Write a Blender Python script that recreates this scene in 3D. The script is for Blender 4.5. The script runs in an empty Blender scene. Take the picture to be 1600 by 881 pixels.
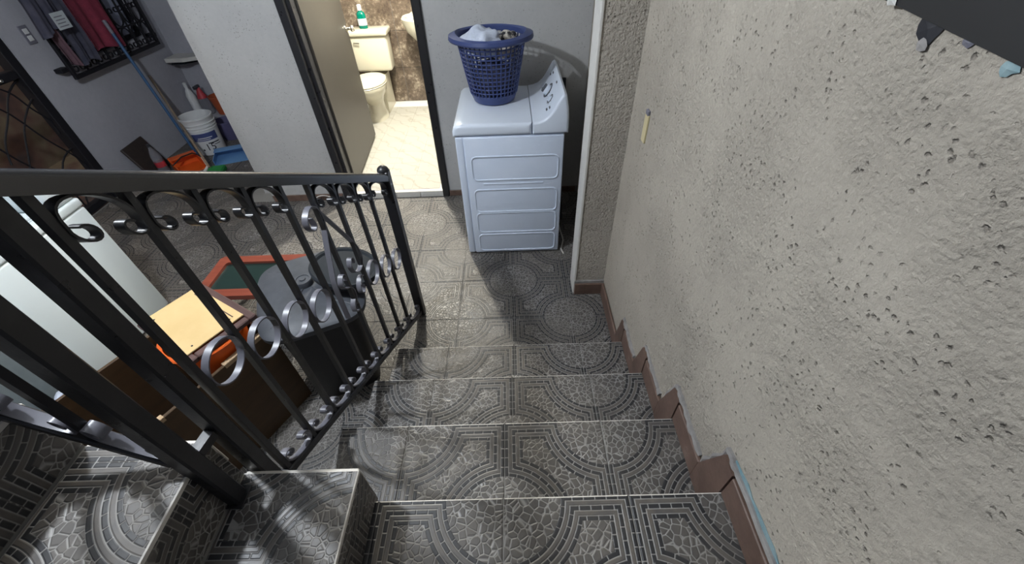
import bpy, bmesh, math, random
from mathutils import Vector, Matrix
random.seed(7)
D = bpy.data
SC = bpy.context.scene
COL = SC.collection
PI = math.pi

# ---------------------------------------------------------------- camera, world, lights, exposure
cd = D.cameras.new('camera')
cam = D.objects.new('camera', cd); COL.objects.link(cam)
cd.sensor_fit = 'HORIZONTAL'; cd.sensor_width = 36.0
cd.lens = 638.783 / 1600 * 36.0
cd.clip_start = 0.02
P_, R_, Y_ = 0.7585, -0.0434, -0.0157
fw = Vector((math.sin(Y_)*math.cos(P_), math.cos(Y_)*math.cos(P_), -math.sin(P_)))
ri = Vector((math.cos(Y_), -math.sin(Y_), 0)); up = ri.cross(fw)
r2 = ri*math.cos(R_) + up*math.sin(R_); u2 = -ri*math.sin(R_) + up*math.cos(R_)
M = Matrix.Identity(4)
for i in range(3):
    M[i][0] = r2[i]; M[i][1] = u2[i]; M[i][2] = -fw[i]
M.translation = Vector((-0.5326, -1.2853, 1.8235))
cam.matrix_world = M
SC.camera = cam

w = D.worlds.new('night_sky'); SC.world = w; w.use_nodes = True
w.node_tree.nodes['Background'].inputs[0].default_value = (0.62, 0.70, 0.86, 1)
w.node_tree.nodes['Background'].inputs[1].default_value = 0.07

def lamp(name, loc, watts, col, radius):
    l = D.lights.new(name, 'POINT'); l.energy = watts; l.color = col; l.shadow_soft_size = radius
    o = D.objects.new(name, l); COL.objects.link(o); o.location = loc
    return o
lamp('stair_lamp', (-1.90, -0.42, 2.46), 50, (0.88, 0.94, 1.0), 0.05)
lamp('bathroom_lamp', (-1.42, 2.50, 2.20), 110, (1.0, 0.955, 0.82), 0.05)
lamp('yard_fill_light', (-4.75, 0.9, 2.3), 20, (1.0, 0.86, 0.66), 0.08)  # added fill with no known source, brightens what shows through the gate

vs = SC.view_settings
vs.view_transform = 'Standard'; vs.look = 'None'; vs.gamma = 1.0; vs.use_curve_mapping = False
vs.exposure = 1.32

# ---------------------------------------------------------------- material helpers
def mat(name, col, rough=0.5, metal=0.0, **kw):
    m = D.materials.new(name); m.use_nodes = True
    b = m.node_tree.nodes['Principled BSDF']
    b.inputs['Base Color'].default_value = (*col, 1)
    b.inputs['Roughness'].default_value = rough
    b.inputs['Metallic'].default_value = metal
    for k, v in kw.items():
        b.inputs[k].default_value = v
    return m
class G:
    """small node-graph helper"""
    def __init__(s, m):
        s.t = m.node_tree; s.n = s.t.nodes; s.b = s.n['Principled BSDF']
    def new(s, ty, **kw):
        x = s.n.new(ty)
        for k, v in kw.items(): setattr(x, k, v)
        return x
    def put(s, v, sock):
        if hasattr(v, 'is_output'): s.t.links.new(v, sock)
        else: sock.default_value = v
    def math(s, op, a, b=0.0, c=0.0, clamp=False):
        x = s.new('ShaderNodeMath', operation=op, use_clamp=clamp)
        s.put(a, x.inputs[0]); s.put(b, x.inputs[1]); s.put(c, x.inputs[2])
        return x.outputs[0]
    def coord(s, kind='Object'):
        return s.new('ShaderNodeTexCoord').outputs[kind]
    def world(s):
        return s.new('ShaderNodeNewGeometry').outputs['Position']
    def noise(s, vec, scale, detail=4, rough=0.55, out='Fac'):
        x = s.new('ShaderNodeTexNoise'); s.put(vec, x.inputs['Vector'])
        x.inputs['Scale'].default_value = scale; x.inputs['Detail'].default_value = detail; x.inputs['Roughness'].default_value = rough
        return x.outputs[out]
    def voro(s, vec, scale, feature='F1', out='Distance'):
        x = s.new('ShaderNodeTexVoronoi', feature=feature); s.put(vec, x.inputs['Vector']); x.inputs['Scale'].default_value = scale
        return x.outputs[out]
    def mapr(s, v, a, b, c=0.0, d=1.0):
        x = s.new('ShaderNodeMapRange'); s.put(v, x.inputs[0])
        for i, q in enumerate((a, b, c, d)): x.inputs[i+1].default_value = q
        return x.outputs[0]
    def ramp(s, f, stops):
        x = s.new('ShaderNodeValToRGB'); s.put(f, x.inputs[0])
        e = x.color_ramp.elements
        while len(e) < len(stops): e.new(0.5)
        for k, (p, c) in enumerate(stops):
            e[k].position = p; e[k].color = (*c, 1)
        return x.outputs[0]
    def mix(s, f, a, b, mode='MIX'):
        x = s.new('ShaderNodeMix', data_type='RGBA', blend_type=mode)
        s.put(f, x.inputs[0])
        s.put(a if hasattr(a, 'is_output') else (*a, 1), x.inputs[6]); s.put(b if hasattr(b, 'is_output') else (*b, 1), x.inputs[7])
        return x.outputs[2]
    def bump(s, h, strength=0.5, dist=0.01, normal=None):
        x = s.new('ShaderNodeBump'); x.inputs['Strength'].default_value = strength; x.inputs['Distance'].default_value = dist
        s.put(h, x.inputs['Height'])
        if normal: s.put(normal, x.inputs['Normal'])
        return x.outputs[0]
    def base(s, c): s.put(c, s.b.inputs['Base Color'])
    def normal(s, v): s.put(v, s.b.inputs['Normal'])
    def rough(s, v): s.put(v, s.b.inputs['Roughness'])

def stucco(name, lo, hi, grain=38, strength=0.7, pits=True, smooth_mask=True, dist=0.012):
    m = mat(name, hi, 0.92); g = G(m); p = g.world()
    big = g.noise(p, 1.7, 4); fine = g.noise(p, grain*2.2, 6, 0.6); mid = g.noise(p, grain*0.7, 6, 0.6)
    lump = g.math('SUBTRACT', 1.0, g.voro(p, grain*2.0))
    h = g.math('ADD', g.math('MULTIPLY', fine, 0.75), g.math('MULTIPLY', mid, 0.9))
    if smooth_mask:
        k = g.mapr(g.noise(p, 2.6, 5, 0.6), 0.42, 0.62)
        h = g.math('MULTIPLY', h, g.math('ADD', g.math('MULTIPLY', k, 0.75), 0.35))
        h = g.math('ADD', h, g.math('MULTIPLY', g.math('MULTIPLY', lump, k), 0.25))
    else:
        h = g.math('ADD', g.math('MULTIPLY', h, 1.1), g.math('MULTIPLY', lump, 0.35))
    c = g.ramp(g.math('ADD', g.math('MULTIPLY', big, 0.7), g.math('MULTIPLY', fine, 0.3)), [(0.3, lo), (0.7, hi)])
    if pits:
        for (sc, r0, lo_, hi_, am) in ((62.0, 0.27, 0.46, 0.58, 0.7), (30.0, 0.085, 0.53, 0.60, 0.9)):
            wv = g.new('ShaderNodeVectorMath', operation='ADD'); g.put(p, wv.inputs[0]); nz = g.noise(p, sc*1.3, 3, 0.6, 'Color')
            sv = g.new('ShaderNodeVectorMath', operation='SCALE'); g.put(nz, sv.inputs[0]); sv.inputs['Scale'].default_value = 0.9/sc; g.put(sv.outputs[0], wv.inputs[1])
            pv = g.voro(wv.outputs[0], sc); pn = g.noise(p, sc*0.16, 4)
            pit = g.math('MULTIPLY', g.mapr(pv, r0, r0*0.45), g.mapr(pn, lo_, hi_))
            h = g.math('SUBTRACT', h, g.math('MULTIPLY', pit, am*0.8))
            c = g.mix(g.math('MULTIPLY', pit, am*0.7), c, (0.12, 0.10, 0.085))
    g.base(c); g.normal(g.bump(h, strength, dist))
    return m

MT = {}
MT['stucco_wall'] = stucco('rough_beige_stucco', (0.37, 0.335, 0.285), (0.50, 0.455, 0.385), 52, 0.85)
MT['stucco_pier'] = stucco('grainy_beige_stucco', (0.38, 0.345, 0.30), (0.54, 0.495, 0.43), 46, 1.0, True, False, 0.016)
MT['plaster'] = stucco('grey_white_plaster', (0.39, 0.39, 0.39), (0.48, 0.48, 0.475), 16, 0.22, True, True, 0.006)
MT['plaster_edge'] = stucco('pale_plaster_edge', (0.52, 0.51, 0.49), (0.64, 0.63, 0.60), 20, 0.3, False, True, 0.006)
MT['plaster_blue'] = stucco('dull_blue_grey_plaster', (0.34, 0.345, 0.39), (0.44, 0.445, 0.49), 14, 0.25, False, True, 0.006)
MT['ceiling'] = mat('white_ceiling_paint', (0.55, 0.55, 0.54), 0.9)
MT['mortar'] = mat('grey_mortar', (0.24, 0.235, 0.225), 0.9)
MT['pale_edge'] = mat('worn_pale_tile_edge', (0.64, 0.61, 0.57), 0.7)

def embossed(name):
    m = mat(name, (0.1, 0.1, 0.1), 0.42); g = G(m)
    uv = g.new('ShaderNodeUVMap', uv_map='UVMap').outputs[0]
    sp = g.new('ShaderNodeSeparateXYZ'); g.put(uv, sp.inputs[0]); u, v = sp.outputs[0], sp.outputs[1]
    fu, fv = g.math('FRACT', u), g.math('FRACT', v)
    par = g.math('FLOORED_MODULO', g.math('ADD', g.math('FLOOR', u), g.math('FLOOR', v)), 2.0)
    x = g.math('ABSOLUTE', g.math('SUBTRACT', par, fu))            # fu or 1-fu
    y = fv
    ix, iy = g.math('SUBTRACT', 1.0, x), g.math('SUBTRACT', 1.0, y)
    d0 = g.math('SQRT', g.math('ADD', g.math('MULTIPLY', x, x), g.math('MULTIPLY', y, y)))
    d1 = g.math('SQRT', g.math('ADD', g.math('MULTIPLY', ix, ix), g.math('MULTIPLY', iy, iy)))
    dd = g.math('SUBTRACT', g.math('MINIMUM', d0, d1), 0.455)
    e = g.math('MINIMUM', g.math('MINIMUM', x, y), g.math('MINIMUM', ix, iy))
    p = g.math('MINIMUM', dd, e)
    BW = 0.185
    band = g.math('MULTIPLY', g.mapr(p, 0.0, 0.004), g.mapr(p, BW, BW-0.004))
    s = g.math('DIVIDE', p, BW/5)                                    # five strips: brick, plain, brick, plain, brick
    fs = g.math('FRACT', s)
    line = g.math('MULTIPLY', g.mapr(fs, 0.0, 0.22), g.mapr(fs, 1.0, 0.78))
    isb = g.math('LESS_THAN', g.math('FLOORED_MODULO', g.math('FLOOR', s), 2.0), 0.5)
    useY = g.math('LESS_THAN', g.math('MINIMUM', x, ix), g.math('MINIMUM', y, iy))
    def pick(c, a_, b_):
        q = g.new('ShaderNodeMix', data_type='FLOAT'); g.put(c, q.inputs[0]); g.put(b_, q.inputs[2]); g.put(a_, q.inputs[3]); return q.outputs[0]
    along_e = pick(useY, y, x)
    ang = pick(g.math('LESS_THAN', d0, d1), g.math('ARCTAN2', y, x), g.math('ARCTAN2', iy, ix))
    along = pick(g.math('LESS_THAN', dd, e), g.math('MULTIPLY', ang, 0.55), along_e)
    alongv = g.math('ADD', g.math('MULTIPLY', along, 11.0), g.math('MULTIPLY', g.math('FLOOR', s), 0.23))
    fa = g.math('FRACT', alongv)
    seg = g.math('MULTIPLY', g.mapr(fa, 0.0, 0.09), g.mapr(fa, 1.0, 0.91))
    seg = pick(isb, seg, 1.0)
    brick = g.math('MULTIPLY', line, seg)
    wob = g.new('ShaderNodeVectorMath', operation='ADD'); g.put(uv, wob.inputs[0])
    cobv = g.voro(uv, 17.0, 'DISTANCE_TO_EDGE'); cob = g.mapr(cobv, 0.01, 0.13)
    ccell = g.voro(uv, 17.0, 'F1', 'Color')
    sel = g.new('ShaderNodeMix', data_type='FLOAT'); g.put(band, sel.inputs[0]); g.put(cob, sel.inputs[2]); g.put(brick, sel.inputs[3])
    h = sel.outputs[0]
    wp = g.world(); n1 = g.noise(wp, 3.0, 5); n2 = g.noise(wp, 90.0, 3); n3 = g.noise(wp, 22.0, 4)
    stone = g.mix(g.mapr(n1, 0.35, 0.65), (0.084, 0.078, 0.076), (0.130, 0.117, 0.105))
    stone = g.mix(0.35, stone, g.ramp(g.mapr(n3, 0.3, 0.7), [(0, (0.065, 0.062, 0.062)), (1, (0.155, 0.137, 0.118))]))
    bw = g.new('ShaderNodeRGBToBW'); g.put(ccell, bw.inputs[0])
    stone = g.mix(g.mapr(bw.outputs[0], 0.2, 0.8, 0.0, 0.35), stone, (0.05, 0.047, 0.046))
    dark = g.mix(g.mapr(n1, 0.4, 0.6), (0.017, 0.018, 0.022), (0.030, 0.029, 0.031))
    dark = g.mix(isb, g.mix(g.mapr(n3, 0.35, 0.65), (0.085, 0.08, 0.078), (0.125, 0.11, 0.097)), dark)
    top = g.mix(band, stone, dark)
    grout = g.mix(g.mapr(n1, 0.35, 0.7), (0.30, 0.295, 0.29), (0.21, 0.192, 0.168))
    c = g.mix(g.mapr(h, 0.10, 0.60), grout, top)
    dust = g.mapr(g.noise(wp, 6.0, 6), 0.45, 0.70)
    c = g.mix(g.math('ADD', g.math('MULTIPLY', n2, 0.12), g.math('MULTIPLY', dust, 0.22)), c, (0.105, 0.098, 0.09))
    g.base(c)
    hh = g.math('ADD', h, g.math('MULTIPLY', n2, 0.10))
    g.normal(g.bump(hh, 0.38, 0.004))
    g.rough(g.mapr(n3, 0.3, 0.7, 0.38, 0.54))
    return m
MT['tile'] = embossed('embossed_cobble_pattern_tile')

def marble(name, a, b, vein, sc=3.0, rough=0.2):
    m = mat(name, a, rough); g = G(m); p = g.world()
    n = g.noise(p, sc, 9, 0.62); n2 = g.noise(p, sc*5, 8, 0.7)
    c = g.ramp(g.math('ADD', g.math('MULTIPLY', n, 0.6), g.math('MULTIPLY', n2, 0.4)), [(0.36, a), (0.52, b), (0.66, vein)])
    g.base(c); return m
MT['marble'] = marble('brown_marble_tile', (0.050, 0.036, 0.028), (0.125, 0.096, 0.072), (0.40, 0.34, 0.26), 7.0)
def cream_tile():
    m = mat('cream_veined_floor_tile', (0.7, 0.64, 0.5), 0.3); g = G(m); p = g.world()
    wv = g.new('ShaderNodeTexWave', wave_type='BANDS', bands_direction='DIAGONAL'); g.put(p, wv.inputs[0])
    wv.inputs['Scale'].default_value = 3.4; wv.inputs['Distortion'].default_value = 5.0; wv.inputs['Detail'].default_value = 3; wv.inputs['Detail Scale'].default_value = 2.2
    g.base(g.mix(g.mapr(wv.outputs[1], 0.10, 0.0), (0.40, 0.385, 0.345), (0.33, 0.31, 0.265)))
    return m
MT['cream'] = cream_tile()
def skirting_mat():
    m = mat('red_brown_skirting_tile', (0.16, 0.1, 0.08), 0.5); g = G(m); p = g.world()
    n = g.noise(p, 9, 6, 0.65)
    g.base(g.ramp(n, [(0.3, (0.10, 0.062, 0.048)), (0.62, (0.17, 0.108, 0.084)), (0.85, (0.28, 0.21, 0.18))]))
    g.normal(g.bump(g.noise(p, 60, 4), 0.2, 0.004)); return m
MT['skirting'] = skirting_mat()
def black_metal():
    m = mat('black_painted_iron', (0.016, 0.016, 0.019), 0.34); g = G(m); p = g.world()
    g.normal(g.bump(g.noise(p, 70, 4), 0.12, 0.003)); g.rough(g.mapr(g.noise(p, 25, 4), 0.3, 0.7, 0.26, 0.46)); return m
MT['iron'] = black_metal()
MT['iron_flat'] = mat('dull_black_iron', (0.012, 0.012, 0.016), 0.55, 0.0, **{'Specular IOR Level': 0.25})
MT['rail_paint'] = mat('glossy_black_rail_paint', (0.02, 0.02, 0.024), 0.24, 0.0, IOR=1.75)
MT['lit_iron'] = mat('lit_lavender_iron_strap', (0.13, 0.13, 0.155), 0.38, 0.0)  # black iron straps with their lit lavender tone put into the colour
def worn(name, a, b, sc=12, rough=0.5, bs=0.1):
    m = mat(name, a, rough); g = G(m); p = g.world()
    n = g.noise(p, sc, 6, 0.6); g.base(g.mix(g.mapr(n, 0.3, 0.72), a, b)); g.normal(g.bump(n, bs, 0.006)); return m
MT['enamel'] = mat('white_enamel', (0.64, 0.70, 0.80), 0.28)
MT['enamel_body'] = worn('white_painted_sheet_metal', (0.62, 0.70, 0.84), (0.66, 0.73, 0.86), 5, 0.38, 0.02)
MT['washer'] = mat('white_washer_panel', (0.64, 0.70, 0.72), 0.4)
MT['dark_plastic'] = mat('dark_grey_plastic', (0.03, 0.032, 0.04), 0.4)
MT['mark'] = mat('grey_printed_mark', (0.07, 0.075, 0.09), 0.6)
MT['basket'] = mat('blue_plastic', (0.040, 0.060, 0.175), 0.38)
MT['cloth_white'] = worn('pale_blue_white_cotton', (0.46, 0.51, 0.63), (0.58, 0.63, 0.74), 26, 0.9, 0.9)
MT['cloth_grey'] = worn('grey_beige_cotton', (0.22, 0.20, 0.19), (0.34, 0.31, 0.29), 16, 0.95, 0.3)
def spotted():
    m = mat('black_and_cream_print_cotton', (0.4, 0.4, 0.4), 0.95); g = G(m); n = g.noise(g.world(), 34, 2)
    g.base(g.ramp(n, [(0.46, (0.025, 0.025, 0.03)), (0.54, (0.45, 0.42, 0.37))])); return m
MT['cloth_print'] = spotted()
MT['ceramic'] = mat('cream_ceramic', (0.54, 0.51, 0.41), 0.14)
MT['chrome'] = mat('chrome', (0.7, 0.68, 0.62), 0.16, 1.0)
MT['brass'] = mat('satin_brass', (0.62, 0.50, 0.30), 0.28, 1.0)
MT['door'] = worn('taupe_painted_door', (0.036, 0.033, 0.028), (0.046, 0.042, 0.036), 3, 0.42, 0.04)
MT['green_liquid'] = mat('green_liquid_bottle', (0.0, 0.20, 0.14), 0.12, 0.0, **{'Transmission Weight': 0.35, 'IOR': 1.35})
MT['white_plastic'] = mat('white_plastic', (0.68, 0.69, 0.70), 0.4)
MT['paper'] = mat('printed_paper', (0.50, 0.55, 0.58), 0.8)
MT['blue_band'] = mat('blue_print', (0.05, 0.07, 0.20), 0.5)
MT['black_ink'] = mat('black_ink', (0.015, 0.016, 0.022), 0.6)
MT['orange'] = mat('orange_plastic', (0.72, 0.115, 0.015), 0.42)
MT['orange_dull'] = mat('dull_orange_plastic', (0.40, 0.09, 0.035), 0.5)
MT['light_blue'] = mat('light_blue_plastic', (0.12, 0.27, 0.52), 0.4)
MT['blue_pole'] = mat('blue_enamelled_tube', (0.035, 0.10, 0.22), 0.35)
MT['purple'] = mat('purple_grey_plastic', (0.10, 0.095, 0.20), 0.5)
MT['green'] = mat('green_bristles', (0.015, 0.20, 0.045), 0.7)
MT['red'] = mat('red_label', (0.42, 0.035, 0.05), 0.5)
MT['red_cloth'] = worn('dark_red_cotton', (0.17, 0.02, 0.045), (0.26, 0.035, 0.065), 30, 0.95, 0.3)
MT['dark_cloth'] = worn('dark_blue_grey_cotton', (0.035, 0.038, 0.065), (0.075, 0.072, 0.10), 14, 0.95, 0.3)
MT['maroon_cloth'] = worn('faded_maroon_cotton', (0.10, 0.055, 0.075), (0.15, 0.085, 0.105), 14, 0.95, 0.3)
MT['clear'] = mat('clear_plastic', (0.62, 0.62, 0.68), 0.12, 0.0, **{'Transmission Weight': 0.8, 'IOR': 1.2})
MT['glass'] = mat('dim_window_glass', (0.42, 0.45, 0.58), 0.25, 0.0, **{'Transmission Weight': 0.25})
MT['dark_glass'] = mat('dark_green_glass', (0.012, 0.026, 0.024), 0.3)
def wood(name, a, b, sc=4, rough=0.55, axis=(1, 8, 8)):
    m = mat(name, a, rough); g = G(m)
    mp = g.new('ShaderNodeMapping'); g.put(g.coord(), mp.inputs[0]); mp.inputs['Scale'].default_value = axis
    n = g.noise(mp.outputs[0], sc, 6, 0.6); g.base(g.mix(g.mapr(n, 0.3, 0.7), a, b)); g.normal(g.bump(n, 0.1, 0.004)); return m
MT['tan_board'] = worn('tan_backing_board', (0.52, 0.37, 0.17), (0.60, 0.44, 0.22), 6, 0.7, 0.05)
MT['dark_wood'] = wood('dark_purple_brown_wood', (0.050, 0.026, 0.026), (0.10, 0.055, 0.05))
MT['light_wood'] = wood('raw_pale_wood', (0.40, 0.28, 0.17), (0.50, 0.36, 0.23))
MT['brown_panel'] = wood('brown_panel_wood', (0.050, 0.026, 0.011), (0.078, 0.043, 0.018), 3)
MT['brown_board'] = wood('very_dark_brown_wood', (0.022, 0.016, 0.015), (0.042, 0.030, 0.026), 3)
MT['red_wood'] = wood('red_brown_varnished_wood', (0.16, 0.035, 0.022), (0.22, 0.055, 0.032), 4, 0.4)
MT['stick'] = wood('bare_broomstick_wood', (0.20, 0.15, 0.11), (0.30, 0.23, 0.17))
def bin_grey():
    m = mat('dusty_blue_grey_plastic', (0.12, 0.13, 0.15), 0.55); g = G(m); p = g.world(); n = g.noise(p, 7, 6, 0.65)
    g.base(g.ramp(n, [(0.3, (0.030, 0.034, 0.043)), (0.6, (0.055, 0.061, 0.075)), (0.8, (0.11, 0.115, 0.128))])); return m
MT['bin_lid'] = bin_grey()
MT['bin_body'] = mat('black_plastic', (0.010, 0.010, 0.013), 0.5)
MT['charcoal'] = mat('charcoal_plastic', (0.022, 0.026, 0.032), 0.8, 0.0, **{'Specular IOR Level': 0.15})
MT['tub_grey'] = worn('blue_grey_plastic_panel', (0.10, 0.125, 0.14), (0.135, 0.16, 0.175), 8, 0.55, 0.04)
MT['rag'] = spotted()
MT['blue_paint'] = worn('flaking_light_blue_paint', (0.17, 0.31, 0.36), (0.30, 0.40, 0.42), 30, 0.85, 0.4)
MT['grey_lilac'] = worn('grey_cement_bead', (0.22, 0.21, 0.205), (0.33, 0.315, 0.305), 30, 0.9, 0.6)
MT['yellow_plate'] = mat('yellowed_plastic', (0.62, 0.54, 0.32), 0.5)
MT['bluegrey_switch'] = mat('grey_switch_plate', (0.17, 0.17, 0.21), 0.5)
def outside():
    m = mat('mottled_earth_and_brick', (0.2, 0.15, 0.1), 0.95); g = G(m); p = g.world()
    n = g.noise(p, 2.2, 3); n2 = g.noise(p, 9, 5)
    c = g.ramp(n, [(0.30, (0.03, 0.028, 0.035)), (0.42, (0.16, 0.085, 0.065)), (0.54, (0.24, 0.19, 0.12)), (0.70, (0.15, 0.085, 0.075))])
    g.base(g.mix(g.math('MULTIPLY', n2, 0.5), c, (0.05, 0.045, 0.045))); return m
MT['outside'] = outside()
MT['rubber'] = mat('black_rubber', (0.012, 0.012, 0.013), 0.6)
MT['white_cable'] = mat('white_cable', (0.5, 0.48, 0.45), 0.5)

# ---------------------------------------------------------------- object helpers
def me(name, verts, faces, mats, smooth=False, fm=None, uvs=None):
    m = D.meshes.new(name); m.from_pydata([tuple(v) for v in verts], [], faces)
    for k in (mats if isinstance(mats, (list, tuple)) else [mats]): m.materials.append(MT[k])
    if fm: m.polygons.foreach_set('material_index', fm)
    if smooth: m.polygons.foreach_set('use_smooth', [True]*len(m.polygons))
    if uvs:
        ul = m.uv_layers.new(name='UVMap')
        for lp in m.loops: ul.data[lp.index].uv = uvs[lp.vertex_index]
    m.update(); return m
def link(name, mesh, parent=None, loc=(0, 0, 0), rot=(0, 0, 0)):
    o = D.objects.new(name, mesh); COL.objects.link(o); o.location = loc; o.rotation_euler = rot
    if parent: o.parent = parent
    return o
def tag(o, label, cat, group=None):
    o['label'] = label; o['category'] = cat
    if group: o['group'] = group
    return o
def thing(name, label, cat, loc=(0, 0, 0), rotz=0, group=None):
    return tag(link(name, None, None, loc, (0, 0, rotz)), label, cat, group)
class B:
    """mesh collector"""
    def __init__(s): s.v = []; s.f = []; s.m = []
    def add(s, v, f, mi=0):
        k = len(s.v); s.v += [Vector(q) for q in v]; s.f += [tuple(i+k for i in q) for q in f]; s.m += [mi]*len(f); return s
    def xf(s, mtx):
        s.v = [mtx @ q for q in s.v]; return s
    def box(s, lo, hi, mi=0, mtx=None):
        x0, y0, z0 = lo; x1, y1, z1 = hi
        v = [Vector(q) for q in ((x0,y0,z0),(x1,y0,z0),(x1,y1,z0),(x0,y1,z0),(x0,y0,z1),(x1,y0,z1),(x1,y1,z1),(x0,y1,z1))]
        if mtx: v = [mtx @ q for q in v]
        return s.add(v, [(0,3,2,1),(4,5,6,7),(0,1,5,4),(1,2,6,5),(2,3,7,6),(3,0,4,7)], mi)
    def cbox(s, lo, hi, c=0.004, mi=0, mtx=None):
        """box with chamfered edges"""
        lo = Vector(lo); hi = Vector(hi); ctr = (lo+hi)/2; h = (hi-lo)/2; c = min(c, *(0.45*q for q in h))
        vs = []; idx = {}
        for sx in (-1, 1):
            for sy in (-1, 1):
                for sz in (-1, 1):
                    sg = (sx, sy, sz)
                    for a in range(3):
                        q = [sg[i]*(h[i]-(0 if i == a else c)) for i in range(3)]
                        idx[(sg, a)] = len(vs); vs.append(ctr+Vector(q))
        fs = []
        for a in range(3):
            b1, b2 = (a+1) % 3, (a+2) % 3
            for sg in (-1, 1):
                q = []
                for (p1, p2) in ((-1,-1),(1,-1),(1,1),(-1,1)):
                    t = [0]*3; t[a] = sg; t[b1] = p1; t[b2] = p2; q.append(idx[(tuple(t), a)])
                fs.append(tuple(q) if sg > 0 else tuple(reversed(q)))
            for s1 in (-1, 1):
                for s2 in (-1, 1):
                    t0 = [0]*3; t0[a] = -1; t0[b1] = s1; t0[b2] = s2; t1 = list(t0); t1[a] = 1
                    q = (idx[(tuple(t0), b1)], idx[(tuple(t1), b1)], idx[(tuple(t1), b2)], idx[(tuple(t0), b2)])
                    fs.append(q if s1*s2 > 0 else tuple(reversed(q)))
        for sx in (-1, 1):
            for sy in (-1, 1):
                for sz in (-1, 1):
                    q = tuple(idx[((sx, sy, sz), a)] for a in range(3)); fs.append(q if sx*sy*sz > 0 else tuple(reversed(q)))
        if mtx: vs = [mtx @ q for q in vs]
        return s.add(vs, fs, mi)
    def tube(s, pts, r, n=8, closed=False, mi=0, cap=True, ry=None):
        pts = [Vector(p) for p in pts]; L = len(pts); rr = r if isinstance(r, (list, tuple)) else [r]*L
        prev = None; rings = []
        for i in range(L):
            if closed: t = pts[(i+1) % L]-pts[i-1]
            else: t = pts[min(i+1, L-1)]-pts[max(i-1, 0)]
            t.normalize()
            if prev is None:
                a = Vector((0, 0, 1)) if abs(t.z) < 0.9 else Vector((1, 0, 0)); nrm = (a - t*a.dot(t)).normalized()
            else:
                nrm = (prev - t*prev.dot(t)).normalized()
            prev = nrm; bn = t.cross(nrm)
            rings.append([pts[i] + (nrm*math.cos(2*PI*k/n) + bn*math.sin(2*PI*k/n)*1.0)*rr[i] for k in range(n)])
        v = [q for g in rings for q in g]; f = []
        for i in range(L if closed else L-1):
            a = i*n; b = ((i+1) % L)*n
            f += [(a+k, a+(k+1) % n, b+(k+1) % n, b+k) for k in range(n)]
        if cap and not closed:
            f.append(tuple(reversed(range(n)))); f.append(tuple((L-1)*n+k for k in range(n)))
        return s.add(v, f, mi)
    def lathe(s, prof, n=24, ctr=(0, 0, 0), sx=1, sy=1, mi=0, cap=(False, False), mtx=None):
        v = []; f = []; L = len(prof)
        for (r, z) in prof:
            for k in range(n):
                a = 2*PI*k/n; v.append(Vector((ctr[0]+r*sx*math.cos(a), ctr[1]+r*sy*math.sin(a), ctr[2]+z)))
        for i in range(L-1):
            f += [(i*n+k, i*n+(k+1) % n, (i+1)*n+(k+1) % n, (i+1)*n+k) for k in range(n)]
        if cap[0]: f.append(tuple(reversed(range(n))))
        if cap[1]: f.append(tuple((L-1)*n+k for k in range(n)))
        if mtx: v = [mtx @ q for q in v]
        return s.add(v, f, mi)
    def prism(s, poly, axis, a, b, mi=0, mtx=None):
        """polygon (2D) extruded along axis 0/1/2 between a and b"""
        def P(p, t):
            q = [0, 0, 0]; o = [i for i in range(3) if i != axis]; q[o[0]] = p[0]; q[o[1]] = p[1]; q[axis] = t; return Vector(q)
        n = len(poly); v = [P(p, a) for p in poly]+[P(p, b) for p in poly]
        if mtx: v = [mtx @ q for q in v]
        f = [tuple(reversed(range(n))), tuple(range(n, 2*n))]+[(k, (k+1) % n, n+(k+1) % n, n+k) for k in range(n)]
        return s.add(v, f, mi)
    def mesh(s, name, mats, smooth=False):
        m = me(name, s.v, s.f, mats, False, s.m)
        bm = bmesh.new(); bm.from_mesh(m); bmesh.ops.recalc_face_normals(bm, faces=bm.faces[:]); bm.to_mesh(m); bm.free()
        if smooth:
            m.polygons.foreach_set('use_smooth', [True]*len(m.polygons))
            try: m.set_sharp_from_angle(angle=math.radians(38))
            except Exception: pass
        return m
    def obj(s, name, mats, parent=None, loc=(0, 0, 0), rot=(0, 0, 0), smooth=False, structure=False):
        o = link(name, s.mesh(name, mats, smooth), parent, loc, rot)
        if structure: o['kind'] = 'structure'
        return o
def rotz(a, o=(0, 0, 0)): return Matrix.Translation(Vector(o)) @ Matrix.Rotation(a, 4, 'Z')
def rbox(lo, hi, r, seg=3, mats='enamel'):
    bm = bmesh.new(); bmesh.ops.create_cube(bm, size=1)
    for v in bm.verts: v.co = Vector([lo[i]+(v.co[i]+0.5)*(hi[i]-lo[i]) for i in range(3)])
    bmesh.ops.bevel(bm, geom=bm.edges[:], offset=r, segments=seg, affect='EDGES', profile=0.5)
    m = D.meshes.new('rounded'); bm.to_mesh(m); bm.free()
    for k in (mats if isinstance(mats, (list, tuple)) else [mats]): m.materials.append(MT[k])
    m.polygons.foreach_set('use_smooth', [True]*len(m.polygons))
    try: m.set_sharp_from_angle(angle=math.radians(50))
    except Exception: pass
    return m
def text_mesh(body, size, name, mk, extrude=0.0006):
    c = D.curves.new(name, 'FONT'); c.body = body; c.size = size; c.extrude = extrude; c.align_x = 'CENTER'
    o = D.objects.new(name, c); COL.objects.link(o)
    dg = bpy.context.evaluated_depsgraph_get(); m = D.meshes.new_from_object(o.evaluated_get(dg))
    D.objects.remove(o); m.materials.clear(); m.materials.append(MT[mk]); return m

# ---------------------------------------------------------------- dimensions
T = 0.33; RS = 0.1663; GO = 0.2971
XL = -4.02; YW = 1.73; YA = 3.47; YB = 3.83; BZ = 0.05
GAP = 0.0026

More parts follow.
